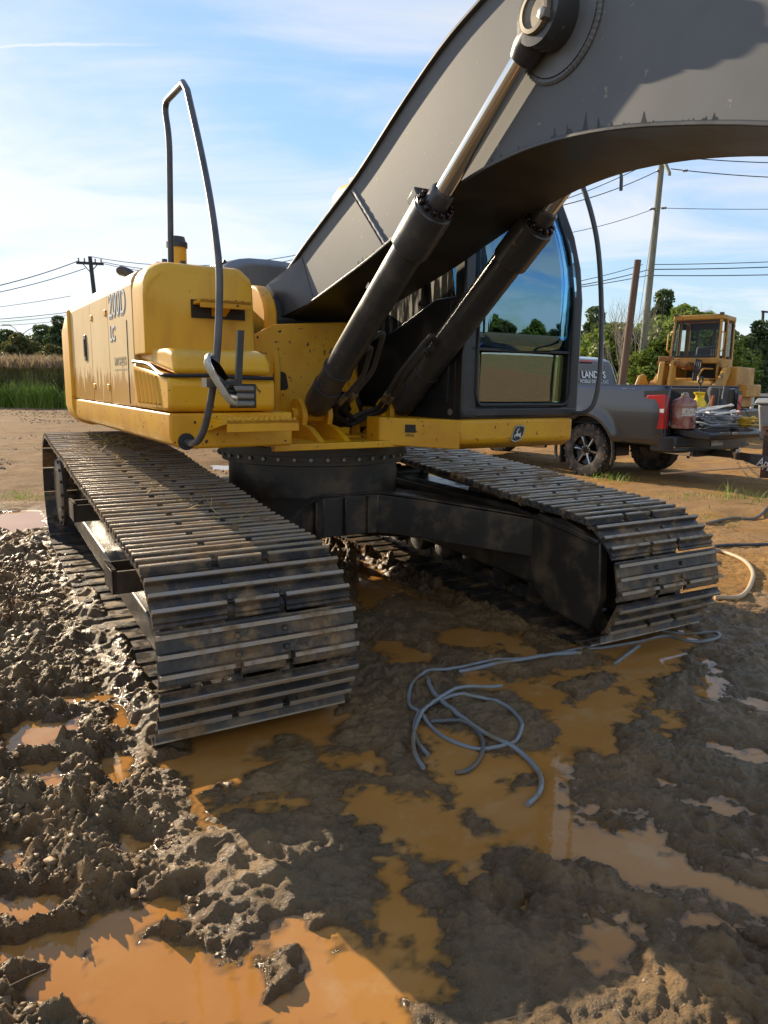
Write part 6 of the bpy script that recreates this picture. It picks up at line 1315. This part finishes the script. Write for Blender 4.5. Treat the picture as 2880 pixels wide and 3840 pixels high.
# leafless shrubs by the poles
def bare_shrub(px, py, Y, h, seed, label):
    q = at_depth(px, 1440, Y); t = tag(empty('bare_shrub', (q.x, Y, 0)), label, 'shrub'); r = random.Random(seed); m = MB()
    def grow(p, d, l, r0, k):
        e = p + d*l; m.tube([p, (p + e)/2 + Vector((r.uniform(-.05, .05),)*3)*l, e], [r0, r0*.8, r0*.55], 4)
        if k:
            for _ in range(3): dd_ = (d + Vector((r.uniform(-.55, .55), r.uniform(-.55, .55), r.uniform(-.1, .5)))).normalized(); grow(e if _ else (p + e)/2, dd_, l*.66, r0*.55, k - 1)
    for _ in range(3): grow(Vector((r.uniform(-.4, .4), r.uniform(-.4, .4), 0)), Vector((r.uniform(-.3, .3), r.uniform(-.3, .3), 1)).normalized(), h*.42, .05, 4)
    m.build('branches', mat('bare_twig', (.25,.22,.19), .9), t); return t
bare_shrub(2325, 1160, 36, top_h(1150, 36), 1, 'leafless shrub left of the brown pole'); bare_shrub(2398, 1160, 36.5, top_h(1160, 36.5), 2, 'leafless shrub between the brown and the grey pole')
# ================================================================== poles, wires, buildings
M_wood = mat('grey_green_pole', (.24,.25,.19), .85, 0, (.16,.16,.12), 5, stretch=(6, 6, .4)); M_wood2 = mat('brown_pole', (.15,.095,.065), .85, 0, (.09,.06,.045), 5, stretch=(6, 6, .4)); M_wood3 = mat('dark_pole', (.05,.05,.05), .85); M_wire = mat('power_cable', (.03,.035,.05), .6); M_ins = mat('insulator', (.16,.16,.18), .4); M_alu = mat('galvanised_pole', (.42,.43,.44), .5, .4)
def pole(name, label, top, bot, Y, r0, r1, mt):
    a, b = at_depth(*bot, Y), at_depth(*top, Y); d = (b - a).normalized(); b0 = a + d*((0 - a.z)/d.z); t = tag(empty(name, b0), label, 'pole')
    MB().tube([(0, 0, -.1), tuple((b - b0)*.5), tuple(b - b0)], [r0, (r0 + r1)/2, r1], 12).build('shaft', mt, t); return t, b0, b
t, b0, b1 = pole('utility_pole', 'tall grey green utility pole behind the pickup truck', (2487, 560), (2400, 1420), 36, .175, .13, M_wood)
u1 = at_depth(2485, 590, 36) - b0; u2 = at_depth(2506, 640, 34.8) - b0; MB().obox((u1 + u2)/2, (u2 - u1), (0, 0, 1), (u2 - u1).cross(Vector((0, 0, 1))), (u2 - u1).length*.75, .07, .06).build('crossarm', M_wood, t)
for px, py in ((2440, 592), (2470, 640), (2540, 585), (2570, 640), (2445, 783), (2490, 780)): q = at_depth(px, py, 36) - b0; MB().lathe([(.03, -.12), (.07, -.1), (.03, -.05), (.07, -.02), (.03, .03), (.07, .06), (.03, .12)], q, (1, 0, .1), 8).build('insulator', M_ins, t)
for a_, b_ in (((2478, 640), (2410, 1290)), ((2460, 770), (2395, 1200))):
    p_, q_ = at_depth(*a_, 35.7) - b0, at_depth(*b_, 35.3) - b0; MB().tube([p_, q_], .012, 4).build('guy_wire', M_wire, t)
t, c0_, c1_ = pole('service_pole', 'shorter brown wooden pole left of the tall grey pole', (2392, 975), (2345, 1345), 30, .16, .13, M_wood2)
t, d0, d1 = pole('utility_pole', 'dark utility pole with crossarm rising behind the excavator doors', (337, 962), (358, 1140), 48, .17, .12, M_wood3)
q0, q1 = at_depth(287, 985, 48) - d0, at_depth(388, 990, 48) - d0; MB().obox((q0 + q1)/2, q1 - q0, (0, 1, 0), (0, 0, 1), (q1 - q0).length/2, .06, .08).build('crossarm', M_wood3, t)
for f_ in (.08, .3, .7, .92): q = q0.lerp(q1, f_) + Vector((0, 0, .12)); MB().lathe([(.03, -.05), (.06, 0), (.03, .06), (.06, .12), (.03, .18)], q, (0, 0, 1), 6).build('insulator', M_ins, t)
for f_ in (.2, .8): MB().tube([q0.lerp(q1, f_), q0.lerp(q1, .5) - Vector((0, 0, .55))], .03, 4).build('crossarm_brace', M_wood3, t)
t, e0_, e1_ = pole('utility_pole', 'distant utility pole at the right picture edge behind the house', (2862, 1165), (2850, 1430), 70, .16, .12, M_wood3)
q0, q1 = at_depth(2855, 1168, 70) - e0_, at_depth(2900, 1172, 70) - e0_; MB().obox((q0 + q1)/2, q1 - q0, (0, 1, 0), (0, 0, 1), (q1 - q0).length/2, .06, .08).build('crossarm', M_wood3, t)
def wire(label, a, Ya, b, Yb, sag=.3, r=.016):
    p, q = at_depth(*a, Ya), at_depth(*b, Yb); n_ = 14; m = MB()
    m.tube([(p.lerp(q, k/n_) - p) - Vector((0, 0, sag*4*(k/n_)*(1 - k/n_))) for k in range(n_ + 1)], r, 5); o = m.build('power_line', M_wire); o.location = p; return tag(o, label, 'wire', 'overhead wires')
wire('overhead wire right of the tall pole, topmost', (2560, 577), 36, (3100, 580), 36, .05, .02); wire('overhead wire right of the tall pole, second from top', (2500, 585), 36, (3100, 612), 36, .1, .022); wire('overhead wire right of the tall pole, third from top', (2515, 633), 36, (3100, 670), 36, .1, .022)
wire('thin overhead wire right of the tall pole, fourth from top', (2475, 780), 36, (3100, 781), 36, .05, .014); wire('overhead wire right of the tall pole, third from the bottom', (2440, 992), 36, (3100, 972), 36, .05, .018); wire('overhead wire right of the tall pole, second from the bottom', (2450, 1010), 36, (3100, 992), 36, .05, .024); wire('overhead wire right of the tall pole, lowest', (2445, 1033), 36, (3100, 1024), 36, .05, .022)
wire('overhead wire from the tall pole to the cab, topmost', (2475, 580), 36, (1950, 760), 30, .2, .018); wire('overhead wire from the tall pole to the cab, second from top', (2472, 590), 36, (1950, 800), 30, .2, .018); wire('overhead wire from the tall pole to the cab, third from top', (2468, 640), 36, (1950, 800), 30, .25, .02); wire('overhead wire from the tall pole to the cab, fourth from top', (2452, 783), 36, (1950, 900), 30, .2, .014)
wire('overhead wire between the cab and the brown pole, upper', (2410, 992), 36, (2000, 1085), 30, .1, .016); wire('overhead wire between the cab and the brown pole, middle', (2430, 1012), 36, (2000, 1095), 30, .1, .020); wire('overhead wire between the cab and the brown pole, lower', (2430, 1033), 36, (2000, 1100), 30, .05, .018)
wire('overhead wire left of the crossarm pole, upper', (290, 980), 48, (-200, 1110), 40, .2, .026); wire('overhead wire left of the crossarm pole, lower', (320, 1006), 48, (-200, 1130), 40, .2, .022)
for k, (ya, yb, r) in enumerate(((1110, 1165, .022), (1170, 1200, .026), (1182, 1210, .022), (1200, 1222, .02))): wire('long overhead wire left of the counterweight, %s' % ('highest of four', 'second of four', 'third of four', 'lowest of four')[k], (265, ya), 60, (-200, yb + 8), 60, .1, r)
wire('overhead wire from crossarm pole to the boom, upper', (340, 962), 48, (1300, 915), 40, .8, .020); wire('overhead wire from crossarm pole to the boom, middle', (385, 982), 48, (1300, 921), 40, .9, .020); wire('overhead wire from crossarm pole to the boom, lower', (385, 988), 48, (1300, 948), 40, .9, .018)
for k, (a, b) in enumerate((((2760, 1302), (3000, 1255)), ((2760, 1322), (3000, 1280)), ((2790, 1355), (3000, 1320)))): wire('service wire right of the loader, %s' % ('upper', 'middle', 'lower')[k], a, 50, b, 46, .1, .025)
# street lamp with two arms
q = at_depth(88, 1400, 92); t = tag(empty('street_lamp', (q.x, 92, 0)), 'distant twin arm street lamp over the reeds', 'street lamp'); zt_ = at_depth(85, 1258, 92).z
MB().tube([(0, 0, 0), (0, 0, zt_)], [.12, .09], 10).build('lamp_post', M_alu, t)
for sx_, tx, ty in ((-1, 35, 1219), (1, 132, 1228)):
    e = at_depth(tx, ty, 92) - Vector((q.x, 92, 0)); MB().tube(smooth_path([(0, 0, zt_ - .1), (e.x*.5, 0, zt_ + (e.z - zt_)*.65), tuple(e)], 5), .045, 6).build('lamp_arm', M_alu, t); MB().obox(e + Vector((sx_*.35, 0, 0)), (1, 0, 0), (0, 1, 0), (0, 0, 1), .5, .15, .07).build('lamp_head', M_alu, t, bevel=.03)
# water tower dome
q = at_depth(2622, 1440, 190); zt_ = at_depth(2622, 1166, 190).z; t = tag(empty('water_tower', (q.x, 190, 0)), 'pale water tower dome peeking over the loader cab', 'water tower')
M_wt = mat('pale_tower_paint', (.62,.66,.72), .5); wt = MB(); wt.sphere((0, 0, zt_ - 1.6), 3.0, 12, (1, 1, .62)); wt.build('tank_dome', M_wt, t)
lg = MB()
for k in range(5): a_ = 2*math.pi*k/5; lg.tube([(2.4*math.cos(a_), 2.4*math.sin(a_), zt_ - 2), (3.2*math.cos(a_), 3.2*math.sin(a_), 0)], .2, 6)
lg.build('tower_legs', M_wt, t)
an = MB()
for xx in (-1.2, .6, 1.0, 1.5): an.tube([(xx, 0, zt_), (xx, 0, zt_ + (2.4 if xx < 0 else 1.3))], .05, 4)
an.build('antennas', M_alu, t)
# house with a mansard roof
q = at_depth(2925, 1440, 62); t = tag(empty('mansard_house', (q.x, 62, 0), R(-8)), 'brown house with a steep mansard roof behind the storage bin', 'house')
zr0, zr1 = at_depth(2900, 1410, 62).z, at_depth(2900, 1346, 62).z
MB().box(-2.6, 5.0, 0, 6, 0, zr0).build('house_wall', mat('dark_red_brick', (.10,.05,.04), .85, 0, (.14,.07,.05), 3), t)
M_shin = mat('brown_shingles', (.24,.155,.11), .85, 0, (.19,.12,.085), 5, stretch=(1, 1, 4)); MB().loft([[(-2.75, -.15, zr0), (5.2, -.15, zr0), (5.2, 6.2, zr0), (-2.75, 6.2, zr0)], [(-2.25, .55, zr1), (4.7, .55, zr1), (4.7, 5.5, zr1), (-2.25, 5.5, zr1)]]).build('mansard_roof', M_shin, t)
MB().box(-2.8, 5.25, -.25, 6.25, zr0 - .12, zr0).build('eave', M_white, t)
for xx in (-1.0, 1.2, 3.2):
    zm = (zr0 + zr1)/2; w_ = MB(); w_.box(xx - .45, xx + .45, -.08, .5, zr0 + .30, zr1 - .22); wo = w_.build('window', mat('dark_window', (.03,.03,.035), .1), t)
    f_ = MB(); f_.box(xx - .02, xx + .02, -.11, -.085, zr0 + .30, zr1 - .22); f_.box(xx - .45, xx + .45, -.11, -.085, zm - .02, zm + .02); f_.box(xx - .5, xx + .5, -.12, -.085, zr0 + .25, zr0 + .32); f_.build('window_frame', M_white, wo)
# guard rail beside the road
a_, b_ = at_depth(2790, 1480, 26), at_depth(3200, 1484, 26); t = tag(empty('guard_rail', (a_.x, 26, 0)), 'pale steel guard rail behind the storage bin', 'guard rail')
for zz in (.55, .25): MB().box(0, b_.x - a_.x, -.03, .03, a_.z + zz - .60, a_.z + zz - .50).build('rail', M_alu, t)
for k in range(4): MB().box(.3 + k*1.2, .4 + k*1.2, .03, .12, 0, a_.z + .1).build('post', M_alu, t)
o = blades('verge_grass', 3000, lambda r, n: r.uniform(8, 22, n), lambda r, n: r.uniform(25, 29, n), .15, .45, .02, M_grass, 8, .4); tag(o, 'bright grass verge behind the storage bin', 'grass', kind='stuff')
o = blades('far_scrub', 9000, lambda r, n: r.uniform(6, 40, n), lambda r, n: r.uniform(33, 42, n), .5, 1.6, .04, LM1, 9, .3); tag(o, 'dark undergrowth along the foot of the right hand trees', 'undergrowth', kind='stuff')
